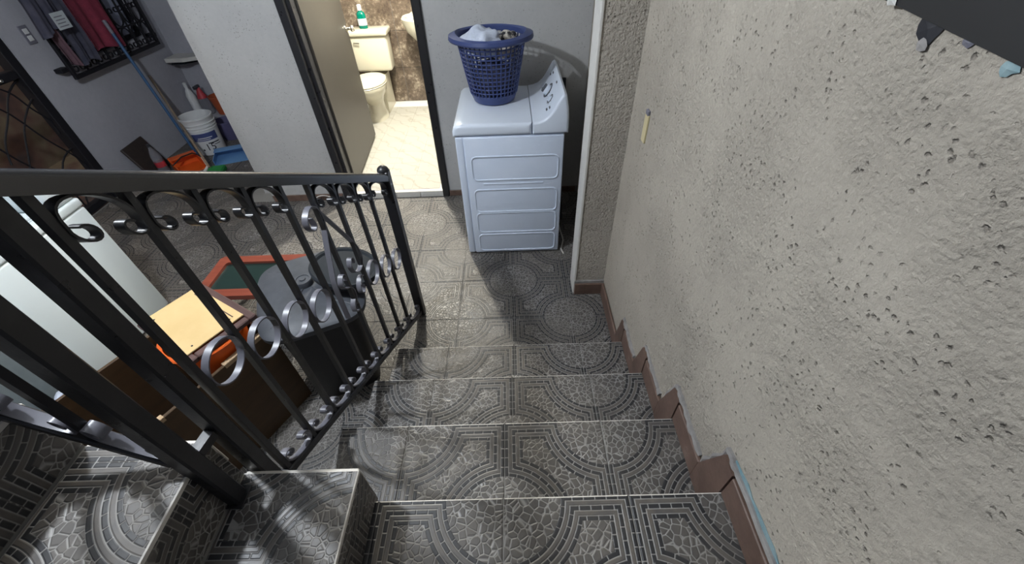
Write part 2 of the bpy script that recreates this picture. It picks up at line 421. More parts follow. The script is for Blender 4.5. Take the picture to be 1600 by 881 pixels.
# tile meshes: u,v in tile units, joints recessed, bevelled upper rim
def tile_mesh(x0, x1, y0, y1, uv0, th=0.012, bev=0.003, edge=None, pale=False, flipv=False):
    """tile lying in xy with its centre at the origin; uv0 = (u,v) at (x0,y0)"""
    g = GAP/2; a0, a1, b0, b1 = x0+g, x1-g, y0+g, y1-g
    v = [(a0,b0,-th),(a1,b0,-th),(a1,b1,-th),(a0,b1,-th), (a0,b0,-bev*0.6),(a1,b0,-bev*0.6),(a1,b1,-bev*0.6),(a0,b1,-bev*0.6),
         (a0+bev,b0+bev,0),(a1-bev,b0+bev,0),(a1-bev,b1-bev,0),(a0+bev,b1-bev,0)]
    f = [(0,1,5,4),(1,2,6,5),(2,3,7,6),(3,0,4,7),(4,5,9,8),(5,6,10,9),(6,7,11,10),(7,4,8,11),(8,9,10,11)]
    fm = [0]*9
    if pale: fm[6] = 1; fm[2] = 1
    uvs = [(uv0[0]+(q[0]-x0)/T, uv0[1]+(q[1]-y0)/T*(-1 if flipv else 1)) for q in v]
    return me('tile', v, f, ['tile', 'pale_edge'], False, fm, uvs)

# ---------------------------------------------------------------- FLOOR
floor = B().box((XL-0.02, -2.6, -0.12), (0.02, YA+0.02, -0.0022)).obj('floor', 'mortar', structure=True)
cache = {}
def in_stairs(x, y): return x > -1.16 and y < -0.01
xs = [-0.2238+0.33*i for i in range(-12, 2)]; xs[-1] = 0.0; xs[0] = XL
ys = [0.0013+0.33*j for j in range(-3, 12)]
for i in range(len(xs)-1):
    for j in range(len(ys)-1):
        x0, x1 = xs[i], xs[i+1]; y0, y1 = ys[j], min(ys[j+1], YA if xs[i] < -2.9 else YW)
        if y1-y0 < 0.03: continue
        if y0 < 0 and x1 > -1.15: x1 = min(x1, -1.16)
        if x1-x0 < 0.03 or (y0 >= YW-0.02 and x1 > -2.5): continue
        if x0 < -2.9 and False: continue
        iu = i-12; jv = j-3
        key = (round(x1-x0, 3), round(y1-y0, 3), (iu+jv) % 2)
        if key not in cache:
            w_, h_ = x1-x0, y1-y0
            cache[key] = tile_mesh(-w_/2, w_/2, -h_/2, h_/2, (0.0, 0.0 if (iu+jv) % 2 else 1.0) if x0 > XL+0.01 else ((T-w_)/T, (0.0 if (iu+jv) % 2 else 1.0)))
        link('floor_tile', cache[key], floor, ((x0+x1)/2, (y0+y1)/2, 0.0))

# ---------------------------------------------------------------- STAIRCASE
SX = -1.155                                             # left edge of the straight flight
sb = B()
for k in range(1, 5):
    yb = -(k-1)*GO; yf = -2.4
    sb.box((SX+0.004, yf, (k-1)*RS if k > 1 else -0.006), (-0.002, yb-0.0025, k*RS-0.0025))
# turned flight rising to the left
XR = [-0.925, -1.205, -1.465, -1.735, -2.005]
for k, xr in enumerate(XR):
    z1 = (5+k)*RS
    sb.box((-2.30, -2.4, 4*RS-0.02 if k == 0 else z1-RS-0.02), (xr-0.0025, -0.8785, z1-0.0025))
sb.box((-2.30, -2.4, -0.006), (SX+0.004, -0.89, 4*RS-0.02))
stair = sb.obj('staircase', 'mortar', structure=True)
JX = {1: -0.2264, 2: -0.2364, 3: -0.2603, 4: -0.2565-0.33}
for k in range(1, 5):
    yn = -(k-1)*GO; jc = JX[k]
    cuts = [SX]+[jc+T*i for i in range(-4, 4) if SX+0.03 < jc+T*i < -0.03]+[0.0]
    rows = [(yn, yn-GO)] if k < 4 else [(yn, yn-T), (yn-T, yn-2*T), (yn-2*T, yn-3*T), (yn-3*T, yn-3.9*T)]
    for (ya, yb) in rows:
        for a, b in zip(cuts[:-1], cuts[1:]):
            cx, cy = (a+b)/2, (ya+yb)/2
            u0 = (a-jc)/T+20; v0 = (yn-yb)/T
            t = tile_mesh(a-cx, b-cx, yb-cy, ya-cy, (u0, v0), pale=(ya == yn), flipv=True)
            link('tread_tile', t, stair, (cx, cy, k*RS))
    # riser tiles, facing the landing
    for a, b in zip(cuts[:-1], cuts[1:]):
        h0, h1 = (k-1)*RS+0.004, k*RS-0.012
        t = tile_mesh(a-(a+b)/2, b-(a+b)/2, -(h1-h0)/2, (h1-h0)/2, ((a-jc)/T+20, 1.0-(h1-h0)/T))
        link('riser_tile', t, stair, ((a+b)/2, yn+0.0005, (h0+h1)/2), (-PI/2, 0, 0)).rotation_euler = (PI/2, 0, PI)
for k, xr in enumerate(XR):
    z1 = (5+k)*RS; xl = XR[k+1] if k+1 < len(XR) else -2.28
    y0s = [-0.876, -0.876-T, -0.876-2*T, -0.876-3*T, -0.876-4*T]
    for (ya, yb) in zip(y0s[:-1], y0s[1:]):
        cx, cy = (xl+xr)/2, (ya+yb)/2
        # pattern runs across, circle centres on the nosing
        g = GAP/2; w_, h_ = xr-xl, ya-yb
        par = 0 if round((ya+0.876)/T) % 2 == 0 else 1
        v0 = 0.62+ (par*1.0) + k*0.5
        m = tile_mesh(-w_/2, w_/2, -h_/2, h_/2, (0.12, v0+k))
        m.polygons[5].material_index = 1; m.polygons[1].material_index = 1
        if ya == y0s[0]: m.polygons[6].material_index = 1; m.polygons[2].material_index = 1
        link('tread_tile', m, stair, (cx, cy, z1))
        hh = RS-0.016
        m = tile_mesh(-h_/2, h_/2, -hh/2, hh/2, (0.4+par, 0.2+k))
        o = link('riser_tile', m, stair, (xr, cy, z1-0.012-hh/2)); o.rotation_euler = (PI/2, 0, PI/2)
    # pale plastered edge strip along the open side
    B().cbox((xl+0.002, -0.8795, z1-0.10), (xr-0.004, -0.871, z1-0.005), 0.003).obj('edge_strip', 'pale_edge', stair)

# ---------------------------------------------------------------- WALLS
WY0, WZ0 = -0.615, 1.70                                  # window in the right wall
wr = B()
wr.box((0, -2.6, -0.1), (0.2, YW+0.15, WZ0)); wr.box((0, WY0, WZ0), (0.2, YW+0.15, 2.75)); wr.box((0, -2.6, WZ0), (0.2, -1.75, 2.75)); wr.box((0, -1.75, 2.5), (0.2, WY0, 2.75))
wall_r = wr.obj('wall_right', 'stucco_wall', structure=True)
# pier (stub wall) with grainy face and paler smooth side
pb = B().prism([(-0.172, 0.53), (0.0, 0.53), (0.0, 0.66), (-0.172, 0.66)], 2, -0.05, 2.75, 0)
pier = pb.obj('wall_pier', 'stucco_pier', structure=True)
B().cbox((-0.184, 0.524, -0.004), (-0.170, 0.662, 2.74), 0.005).obj('plaster_edge', 'plaster_edge', pier)
DX0, DX1, DZ = -1.905, -1.117, 2.02                       # doorway
wb = B()
wb.box((-2.56, YW, -0.05), (DX0, YW+0.14, 2.75)); wb.box((DX1, YW, -0.05), (0.0, YW+0.14, 2.75)); wb.box((DX0, YW, DZ), (DX1, YW+0.14, 2.75))
wall_b = wb.obj('wall_back', 'plaster', structure=True)
# left wall with gate opening and window opening
GY0, GY1, GZ = 0.62, 1.96, 2.05
LY0, LY1, LZ0, LZ1 = 2.36, 3.27, 0.95, 1.95
wl = B()
t0 = XL-0.15
wl.box((t0, -2.6, -0.05), (XL, GY0, 2.75)); wl.box((t0, GY0, GZ), (XL, GY1, 2.75)); wl.box((t0, GY1, -0.05), (XL, LY0, 2.75))
wl.box((t0, LY0, -0.05), (XL, LY1, LZ0)); wl.box((t0, LY0, LZ1), (XL, LY1, 2.75)); wl.box((t0, LY1, -0.05), (XL, YA+0.15, 2.75))
wall_l = wl.obj('wall_left', 'plaster_blue', structure=True)
B().box((XL, YA, -0.05), (-2.56, YA+0.15, 2.75)).obj('wall_alcove', 'plaster_blue', structure=True)
B().box((-2.70, YW+0.14, -0.05), (-2.56, YB+0.12, 2.75)).obj('wall_bathroom_left', 'plaster', structure=True)
B().box((-0.95, YW+0.14, -0.05), (-0.83, YB+0.12, 2.75)).obj('wall_bathroom_right', 'plaster', structure=True)
wbb = B().box((-2.56, YB+0.008, -0.05), (-0.95, YB+0.12, 2.75)).obj('wall_bathroom_back', 'mortar', structure=True)
mt = {}
nx, nz = 6, 7
for i in range(nx):
    for j in range(nz):
        x0 = -2.55+i*0.265; z0 = BZ+j*0.37
        h_ = min(0.37, 2.60-z0)
        key = round(h_, 3)
        if key not in mt: mt[key] = B().cbox((0, -0.010, 0), (0.262, 0, h_-0.003), 0.0025).mesh('wall_tile', 'marble')
        link('wall_tile', mt[key], wbb, (x0, YB+0.010, z0))
fb = B().box((-2.56, YW+0.02, -0.05), (-0.95, YB+0.01, BZ-0.004)).obj('floor_bathroom', 'pale_edge', structure=True)
ct = B().cbox((-0.1165, -0.1165, -0.012), (0.1165, 0.1165, 0.0), 0.002).mesh('floor_tile', 'cream')
for i in range(7):
    for j in range(9):
        x = -2.445+0.235*i+0.0; y = 1.88+0.235*j
        if y+0.11 > YB: continue
        if x+0.11 > -0.94: continue
        link('floor_tile', ct, fb, (x, y, BZ))
# threshold strip of pale tile at the doorway
th = B().box((DX0, YW-0.004, -0.004), (DX1, YW+0.145, BZ-0.006)).obj('trim_threshold', 'pale_edge', structure=True)
for k in range(4):
    B().cbox((DX0+k*0.197+0.002, YW-0.014, 0.0), (DX0+(k+1)*0.197-0.002, YW-0.002, 0.052), 0.002).obj('threshold_tile', 'plaster_edge', th)
B().box((-2.60, YW, 2.55), (-0.90, YB+0.05, 2.62)).obj('ceiling_bathroom', 'ceiling', structure=True)
B().box((XL-0.15, -0.80, 2.75), (0.2, YA+0.15, 2.87)).obj('ceiling', 'ceiling', structure=True)
# dark skirting at the foot of the back wall
bb = B().box((-2.56, YW-0.006, -0.004), (DX0-0.05, YW, 0.055)).obj('baseboard_back', 'mortar', structure=True)
bb2 = B().box((DX1+0.045, YW-0.006, -0.004), (-0.002, YW, 0.05)).obj('baseboard_back_right', 'mortar', structure=True)
for k in range(5):
    B().cbox((-2.55+0.118*k, YW-0.014, 0.0), (-2.55+0.118*(k+1)-0.003, YW-0.004, 0.055), 0.002).obj('skirting_tile', 'skirting', bb)
for k in range(4):
    B().cbox((DX1+0.05+0.262*k, YW-0.014, 0.0), (DX1+0.05+0.262*(k+1)-0.003, YW-0.004, 0.05), 0.002).obj('skirting_tile', 'skirting', bb2)
# pier skirting
bp = B().box((-0.18, 0.519, -0.004), (-0.002, 0.531, 0.10)).obj('baseboard_pier', 'grey_lilac', structure=True)
B().cbox((-0.178, 0.506, 0.0), (-0.012, 0.520, 0.085), 0.003).obj('skirting_tile', 'skirting', bp)
# right wall skirting: landing piece, then the stepped zigzag
br = B().box((-0.004, -1.60, 0.0), (-0.0005, 0.52, 0.02)).obj('baseboard_right', 'mortar', structure=True)
SK = 0.095
B().cbox((-0.016, 0.10, 0.0), (-0.003, 0.505, SK), 0.003).obj('skirting_tile', 'skirting', br)
for k in range(1, 5):
    yn = -(k-1)*GO; zt = k*RS; zb = (k-1)*RS
    # upright piece beside the riser
    yl = yn+0.105 if k > 1 else yn+0.100
    B().prism([(yn+0.001, zb+0.002), (yl, zb+0.002), (yl, zb+SK+0.004), (yn+0.052, zt+SK+0.012), (yn+0.001, zt+SK+0.006)], 0, -0.017, -0.003).obj('skirting_tile', 'skirting', br)
    ye = yn-GO+0.106 if k < 4 else yn-0.72
    B().cbox((-0.016, ye, zt+0.001), (-0.003, yn-0.002, zt+SK), 0.003).obj('skirting_tile', 'skirting', br)
    # cement bead on top of the pieces
    pts = [(-0.004, yl+0.002, zb+SK+0.004), (-0.004, yn+0.055, zt+SK+0.016), (-0.004, yn, zt+SK+0.012), (-0.004, (yn+ye)/2, zt+SK+0.004), (-0.004, ye+0.005, zt+SK+0.003)]
    P2 = []
    for a, b in zip(pts[:-1], pts[1:]):
        for q in range(6):
            p = Vector(a).lerp(Vector(b), q/6); P2.append(p+Vector((0, random.uniform(-0.003, 0.003), random.uniform(-0.003, 0.004))))
    B().tube(P2, [random.uniform(0.006, 0.012) for _ in P2], 6).obj('cement_bead', 'grey_lilac', br, smooth=True)
# flaking light blue paint beside the nearest pieces
def paint_patch(name, ya, yb, za, zb, wmax, n=14):
    v = []; f = []
    for i in range(n+1):
        t = i/n; y = ya+(yb-ya)*t; z = za+(zb-za)*t
        wd = wmax*(0.35+0.65*math.sin(PI*min(1, t*1.3+0.15))**0.6 if t < 0.75 else 0.8)*random.uniform(0.65, 1.15)
        for x, zz in ((-0.0008, z-0.01), (-0.0030, z-0.008), (-0.0030, z+wd), (-0.0008, z+wd)): v.append((x, y+random.uniform(-.003, .003), zz))
    for i in range(n):
        a = i*4
        f += [(a+k, a+k+1, a+k+5, a+k+4) for k in range(3)]
    return link(name, me(name, v, f, 'blue_paint'), br)
paint_patch('blue_paint_patch', -0.86, -1.30, 4*RS+SK+0.008, 4*RS+SK+0.004, 0.030)
paint_patch('blue_paint_patch', -0.792, -0.842, 3*RS+SK+0.02, 4*RS+SK+0.012, 0.012, 6)
# plaster chips: dark hole below the window and small pale chips
def blob(name, ctr, r, mk, parent, flat=0.25, n=10, seed=1):
    rnd = random.Random(seed); v = [(ctr[0]-0.004, ctr[1], ctr[2])]; 
    for k in range(n):
        a = 2*PI*k/n; q = r*rnd.uniform(0.65, 1.2); v.append((ctr[0]-0.001, ctr[1]+q*math.cos(a)*1.3, ctr[2]+q*math.sin(a)))
    f = [(0, 1+(k+1) % n, 1+k) for k in range(n)]
    return link(name, me(name, v, f, mk), parent)
blob('plaster_chip', (-0.001, -0.700, 1.684), 0.020, 'black_ink', wall_r, seed=3)
blob('plaster_chip', (-0.003, -0.703, 1.668), 0.008, 'grey_lilac', wall_r, seed=4)
blob('plaster_chip', (-0.001, -0.822, 1.672), 0.008, 'blue_paint', wall_r, seed=5)
blob('plaster_chip', (-0.001, -0.760, 1.683), 0.006, 'bluegrey_switch', wall_r, seed=6)
blob('plaster_chip', (-0.011, -0.628, 1.704), 0.008, 'plaster_edge', wall_r, seed=8)

# window in the right wall (only its lower corner is seen)
wn = B().box((0.06, -1.75, WZ0), (0.12, WY0, WZ0+0.06)).box((0.06, -1.75, 2.44), (0.12, WY0, 2.5)).box((0.06, -1.75, WZ0), (0.12, -1.69, 2.5)).box((0.06, WY0-0.06, WZ0), (0.12, WY0, 2.5)).obj('window_1', 'iron_flat', structure=True)
B().prism([(-1.78, 1.588), (WY0+0.055, 1.706), (WY0+0.055, 1.752), (-1.78, 1.634)], 0, -0.010, 0.10).obj('window_sill', 'rubber', wn)
B().box((0.085, -1.69, WZ0+0.05), (0.092, WY0-0.06, 2.45)).obj('window_pane', 'dark_glass', wn)

# ---------------------------------------------------------------- DOORWAY: frame and door leaf
fr = B()
for (x, s) in ((DX0, 1), (DX1, -1)):
    a, b = sorted((x-0.048*s, x+0.006*s))
    fr.cbox((a, YW-0.022, 0.0 if s > 0 else 0.002), (b, YW+0.02, DZ+0.05), 0.004)
    a, b = sorted((x, x+0.030*s))
    if s < 0: a, b = sorted((x, x+0.016*s))
    fr.cbox((a, YW+0.02, 0.045), (b, YW+0.10, DZ), 0.004)
fr.cbox((DX0-0.048, YW-0.022, DZ), (DX1+0.048, YW+0.02, DZ+0.05), 0.004)
fr.obj('trim_door_frame', 'iron', structure=True)
HX, HY = DX0+0.045, YW+0.10
dl = 1.01; da = math.radians(94.2)
dm = rotz(da, (HX, HY, 0))
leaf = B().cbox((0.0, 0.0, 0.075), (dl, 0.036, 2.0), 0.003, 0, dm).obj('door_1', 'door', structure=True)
for sgn in (-1, 1):
    k = B()
    y0 = 0.018+sgn*0.018
    mtx = dm @ Matrix.Translation((dl-0.055, y0, 1.03)) @ Matrix.Rotation(-sgn*PI/2, 4, 'X')
    k.lathe([(0.0, 0.0), (0.030, 0.0), (0.030, 0.006), (0.011, 0.012), (0.011, 0.034), (0.024, 0.044), (0.028, 0.056), (0.022, 0.068), (0.0, 0.072)], 20, mtx=mtx)
    k.obj('door_knob', 'chrome', leaf, smooth=True)

# ---------------------------------------------------------------- BATHROOM FITTINGS
TX = -2.015
toi = thing('toilet', 'cream ceramic toilet seen behind the half-open bathroom door', 'toilet', (TX, 3.62, BZ))
# local: y towards the back wall, bowl towards -y
b = B(); N = 32
rings = [(0.108, 0.165, -0.26, 0.0), (0.105, 0.16, -0.26, 0.045), (0.088, 0.135, -0.25, 0.08), (0.085, 0.13, -0.25, 0.17), (0.115, 0.175, -0.29, 0.24), (0.165, 0.232, -0.345, 0.31), (0.182, 0.252, -0.36, 0.365), (0.182, 0.252, -0.36, 0.385), (0.12, 0.185, -0.37, 0.385), (0.08, 0.12, -0.36, 0.28), (0.0, 0.0, -0.34, 0.25)]
v = []; f = []
for (a_, b_, yc, z) in rings:
    for k in range(N):
        t = 2*PI*k/N; v.append((a_*math.cos(t), yc+b_*math.sin(t), z))
for i in range(len(rings)-1): f += [(i*N+k, i*N+(k+1) % N, (i+1)*N+(k+1) % N, (i+1)*N+k) for k in range(N)]
b.add(v, f); b.box((-0.10, -0.16, 0.0), (0.10, 0.17, 0.36)); b.obj('bowl', 'ceramic', toi, smooth=True)
sd = B()
for (z0, z1, sc) in ((0.388, 0.402, 1.0), (0.404, 0.424, 0.99)):
    sd.lathe([(0.0, z0), (0.186*sc, z0), (0.190*sc, z0+0.005), (0.186*sc, z1-0.003), (0.165*sc, z1), (0.0, z1+0.002)], N, (0, -0.355, 0), 1, 1.36)
sd.obj('seat_lid', 'ceramic', toi, smooth=True)
link('tank', rbox((-0.195, -0.02, 0.40), (0.195, 0.17, 0.745), 0.03, 3, 'ceramic'), toi)
link('tank_lid', rbox((-0.215, -0.045, 0.745), (0.215, 0.185, 0.80), 0.018, 3, 'ceramic'), toi)
hb = B().tube([(-0.15, -0.02, 0.69), (-0.15, -0.04, 0.69), (-0.09, -0.045, 0.685)], 0.007, 8); hb.obj('flush_handle', 'chrome', toi, smooth=True)
bo = thing('mouthwash_bottle', 'green liquid bottle with white cap on the toilet tank lid', 'bottle', (TX-0.035, 3.69, BZ+0.80))
B().lathe([(0.0, 0.0), (0.040, 0.0), (0.043, 0.006), (0.043, 0.12), (0.036, 0.14), (0.018, 0.155), (0.018, 0.165), (0.0, 0.165)], 20, sx=1.05, sy=0.75).obj('body', 'green_liquid', bo, smooth=True)
B().lathe([(0.019, 0.16), (0.021, 0.162), (0.021, 0.205), (0.017, 0.21), (0.0, 0.21)], 16).obj('cap', 'white_plastic', bo, smooth=True)
B().lathe([(0.0438, 0.03), (0.0438, 0.09)], 20, sx=1.05, sy=0.76).obj('label', 'paper', bo, smooth=True)
si = thing('wall_sink', 'white ceramic wall sink cut by the doorway edge', 'sink', (-1.36, YB, 0.0))
b = B(); N = 32
prof = [(0.02, 0.62), (0.07, 0.66), (0.12, 0.72), (0.225, 0.83), (0.25, 0.90), (0.262, 0.945), (0.25, 0.96), (0.215, 0.955), (0.17, 0.86), (0.0, 0.82)]
b.lathe(prof, N, (0, -0.23, 0), 1.0, 0.86, cap=(True, False)); b.box((-0.20, -0.10, 0.80), (0.20, 0.0, 0.955)); b.obj('basin', 'ceramic', si, smooth=True)
B().tube([(0, -0.05, 0.95), (0, -0.05, 1.03), (0, -0.09, 1.06), (0, -0.15, 1.04)], 0.012, 10).obj('tap', 'chrome', si, smooth=True)

# ---------------------------------------------------------------- STAIR RAILINGS
def RX(y): return -1.135+0.0526*y
def zt(y): return 0.905-(y-0.37)*0.5545                  # underside of the hand rail
def zb(y): return 0.052+(0.353-y)*0.5575                 # top of the bottom rail
def P(y, z, off=0.0): return Vector((RX(y)+off, y, z))
def strap(bd, pts, wd=0.016, th=0.004, fn=P, closed=False):
    """flat bar on edge: swept along pts (y,z) in the rail's plane, wd across the plane"""
    n = len(pts); v = []; f = []
    for i, (y, z) in enumerate(pts):
        a = pts[(i-1) % n] if (closed or i > 0) else pts[i]; c = pts[(i+1) % n] if (closed or i < n-1) else pts[i]
        ty, tz = c[0]-a[0], c[1]-a[1]; L = math.hypot(ty, tz) or 1; ny, nz_ = -tz/L*th/2, ty/L*th/2
        for o, s in ((-wd/2, -1), (wd/2, -1), (wd/2, 1), (-wd/2, 1)): v.append(fn(y+ny*s, z+nz_*s, o))
    for i in range(n if closed else n-1):
        a = i*4; c = ((i+1) % n)*4
        f += [(a+k, a+(k+1) % 4, c+(k+1) % 4, c+k) for k in range(4)]
    if not closed: f += [(0, 1, 2, 3), tuple(4*(n-1)+k for k in (3, 2, 1, 0))]
    bd.add(v, f); return bd
def spiral(cy, cz, r0, r1, a0, a1, n=16):
    return [(cy+(r0+(r1-r0)*t)*math.cos(a0+(a1-a0)*t), cz+(r0+(r1-r0)*t)*math.sin(a0+(a1-a0)*t)) for t in [i/n for i in range(n+1)]]
def bar_between(bd, a, b_, s):
    """square bar from a to b_"""
    a = Vector(a); b_ = Vector(b_); t = (b_-a).normalized(); sd_ = Vector((1, 0, 0)) if abs(t.x) < 0.9 else Vector((0, 1, 0))
    n1 = (sd_-t*sd_.dot(t)).normalized(); n2 = t.cross(n1); h = s/2
    v = [p+n1*i*h+n2*j*h for p in (a, b_) for (i, j) in ((-1,-1),(1,-1),(1,1),(-1,1))]
    bd.add(v, [(3,2,1,0),(4,5,6,7)]+[(k, (k+1) % 4, 4+(k+1) % 4, 4+k) for k in range(4)]); return bd
def beam(bd, a, b_, wd, ht, c=0.006):
    a = Vector(a); b_ = Vector(b_); t = (b_-a); L = t.length; t.normalize(); up_ = Vector((0, 0, 1)); sd_ = t.cross(up_).normalized(); nn = sd_.cross(t)
    m = Matrix.Identity(4)
    for i in range(3): m[i][0] = t[i]; m[i][1] = sd_[i]; m[i][2] = nn[i]
    m.translation = a
    return bd.cbox((0, -wd/2, -ht/2), (L, wd/2, ht/2), c, 0, m)
def omega(y0, y1, base, sgn, depth, r, fn=None):
    """arch between two bars hanging (sgn=-1) from / standing (sgn=1) on a sloping line, with curled ends"""
    ym = (y0+y1)/2; hw = (y1-y0)/2-0.008; pts = []
    def S(u, d): y = ym+u; return (y, base(y)+sgn*d)
    loc = []
    rc = r
    # left curl -> up the left side -> over -> right curl (u, d)
    cl = (-hw+rc, depth-rc)
    n = 14
    for i in range(n+1):
        t = i/n; a = 0.15*PI-(1.75*PI)*t*-1
        rad = rc*(0.45+0.55*t); ang = -0.9*PI+ (1.9*PI)*t       # winds outwards, ends pointing to u=-hw
        loc.append((cl[0]+rad*math.cos(ang), cl[1]-rad*math.sin(ang)*-1))
    loc2 = [q for q in loc]
    # make the spiral finish on the left side
    loc = []
    for i in range(n+1):
        t = i/n; ang = (PI)-(1.7*PI)*(1-t); rad = rc*(0.50+0.50*t)
        loc.append((cl[0]+rad*math.cos(ang), cl[1]+rad*math.sin(-ang)*-1))
    arch = []
    for i in range(1, 16):
        a = PI-PI*i/16
        arch.append((hw*math.cos(a), (depth-rc)*(1-math.sin(a)**0.6)))
    full = loc+arch+[(-u, d) for (u, d) in reversed(loc)]
    return [S(u, d) for (u, d) in full]
rail = thing('stair_railing', 'black iron railing with scrolls and rings along the descending steps', 'railing', P(0.38, 0.0))
def part(bd, name, mk, parent, smooth=False):
    o = bd.obj(name, mk, parent, smooth=smooth)
    o.data.transform(Matrix.Translation(-parent.location)); return o
EP = P(0.392, 0)
ep = part(B().cbox((EP.x-0.024, EP.y-0.024, 0.0), (EP.x+0.024, EP.y+0.024, 0.945), 0.004), 'end_post', 'iron', rail)
part(B().lathe([(0.026, 0.0), (0.026, 0.006), (0.022, 0.014), (0.012, 0.022), (0.0, 0.025)], 16, (EP.x, EP.y, 0.945)), 'post_cap', 'iron', rail, True)
part(B().cbox((-1.204, -0.868, 0.50), (-1.168, -0.832, 1.66), 0.004), 'upper_post', 'iron', rail)
def round_rail(a, b_, wd, ht, r=0.015):
    a = Vector(a); b_ = Vector(b_); t = (b_-a).normalized(); sd_ = t.cross(Vector((0, 0, 1))).normalized(); nn = sd_.cross(t)
    prof = [(-wd/2, -ht/2), (wd/2, -ht/2)]
    for cx, a0 in ((wd/2-r, 0), (-wd/2+r, PI/2)):
        prof += [(cx+r*math.cos(a0+PI/2*k/5), ht/2-r+r*math.sin(a0+PI/2*k/5)) for k in range(6)]
    n = len(prof); v = [p+sd_*x+nn*y for p in (a, b_) for (x, y) in prof]
    return B().add(v, [tuple(reversed(range(n))), tuple(range(n, 2*n))]+[(k, (k+1) % n, n+(k+1) % n, n+k) for k in range(n)])
part(round_rail(P(0.372, zt(0.372)+0.018), P(-0.86, zt(-0.86)+0.018), 0.05, 0.034), 'hand_rail', 'rail_paint', rail, True)
part(beam(B(), P(0.372, zb(0.372)-0.012), P(-0.83, zb(-0.83)-0.012), 0.026, 0.026, 0.004), 'bottom_rail', 'iron', rail)
BY = [-0.810, -0.690, -0.572, -0.452, -0.326, -0.203, -0.071, 0.062, 0.188]
for y in BY:
    bd = B(); bar_between(bd, P(y, zb(y)-0.012), P(y, zt(y)+0.012), 0.0145); part(bd, 'baluster', 'iron', rail)
ALL = [-0.84]+BY+[0.372]
for i in range(1, len(ALL)-1):
    y0, y1 = ALL[i], ALL[i+1]
    if i != 5:
        part(strap(B(), omega(y0, y1, lambda y: zt(y)-0.003, -1, 0.082 if i < 9 else 0.07, 0.020), 0.018, 0.004), 'scroll', 'iron', rail, True)
for i in range(0, len(ALL)-1):
    y0, y1 = ALL[i], ALL[i+1]
    if y1-y0 < 0.05: continue
    part(strap(B(), omega(y0, y1, lambda y: zb(y)+0.003, 1, 0.060, 0.0185), 0.018, 0.004), 'scroll', 'lit_iron', rail, True)
for (y, z) in [(-0.748, 1.107), (-0.628, 1.036), (-0.508, 0.968), (-0.386, 0.895), (-0.002, 0.690), (0.128, 0.612), (0.262, 0.540)]:
    r_ = 0.052
    part(strap(B(), [(y+r_*math.cos(2*PI*k/28), z+r_*math.sin(2*PI*k/28)) for k in range(28)], 0.016, 0.0035, closed=True), 'ring', 'lit_iron', rail, True)
def smoothpts(pts, sub=5):
    out = []
    n = len(pts)
    for i in range(n-1):
        p0 = pts[max(i-1, 0)]; p1 = pts[i]; p2 = pts[i+1]; p3 = pts[min(i+2, n-1)]
        for k in range(sub):
            t = k/sub
            out.append(tuple(0.5*((2*p1[j])+(-p0[j]+p2[j])*t+(2*p0[j]-5*p1[j]+4*p2[j]-p3[j])*t*t+(-p0[j]+3*p1[j]-3*p2[j]+p3[j])*t**3) for j in (0, 1)))
    out.append(pts[-1]); return out
orn = [[(-0.253, 1.135), (-0.246, 1.105), (-0.264, 1.098), (-0.283, 1.121), (-0.277, 1.149), (-0.243, 1.164), (-0.215, 1.151), (-0.201, 1.12), (-0.200, 1.082), (-0.235, 1.0), (-0.254, 0.95), (-0.278, 0.884), (-0.283, 0.80), (-0.284, 0.72)],
       [(-0.200, 1.125), (-0.081, 0.919), (-0.055, 0.839), (-0.068, 0.80), (-0.10, 0.79), (-0.135, 0.81), (-0.150, 0.85), (-0.135, 0.875), (-0.118, 0.862), (-0.122, 0.845)],
       [(-0.215, 0.842), (-0.208, 0.862), (-0.225, 0.875), (-0.245, 0.855), (-0.238, 0.825), (-0.205, 0.80), (-0.190, 0.77), (-0.198, 0.735), (-0.228, 0.72)],
       [(-0.120, 0.735), (-0.113, 0.72), (-0.126, 0.70), (-0.145, 0.715), (-0.142, 0.745), (-0.115, 0.765), (-0.095, 0.76)],
       [(-0.205, 0.720), (-0.198, 0.703), (-0.211, 0.685), (-0.230, 0.70), (-0.226, 0.728), (-0.205, 0.745)]]
for q in orn: part(strap(B(), smoothpts(q, 5), 0.018, 0.004), 'ornament', 'lit_iron', rail, True)

# second railing, up the turned flight
M2 = Vector((-1.196, -0.932, 5*RS))
rail2 = thing('stair_railing', 'dark railing run with thick post, cut by the left edge', 'railing', M2)
part(B().cbox((M2.x-0.018, M2.y-0.018, 5*RS), (M2.x+0.018, M2.y+0.018, 1.95), 0.004), 'newel_post', 'iron', rail2)
part(B().cbox((M2.x-0.026, M2.y-0.026, 5*RS), (M2.x+0.026, M2.y+0.026, 5*RS+0.005), 0.002), 'base_plate', 'iron', rail2)
d2 = Vector((-0.27, 0.055, 0.165))
def P2(s, z, off=0.0):
    """s = metres along the run (level), z = height above the bottom rail line"""
    h = Vector((-0.991, 0.133, 0)); n = Vector((0.133, 0.991, 0))
    p = Vector((-1.2, -0.932, 1.018))+h*s+n*off; p.z += 0.595*s+z; return p
part(beam(B(), P2(0.02, 0), P2(1.1, 0), 0.03, 0.020, 0.003), 'bottom_rail', 'iron', rail2)
part(round_rail(P2(0.02, 0.86), P2(1.1, 0.86), 0.05, 0.03), 'hand_rail', 'rail_paint', rail2, True)
S2 = [0.0, 0.135, 0.27, 0.405, 0.54, 0.675, 0.81, 0.945]
for s_ in S2[1:]:
    bd = B(); bar_between(bd, P2(s_, 0.0), P2(s_, 0.85), 0.0145); part(bd, 'baluster', 'iron', rail2)
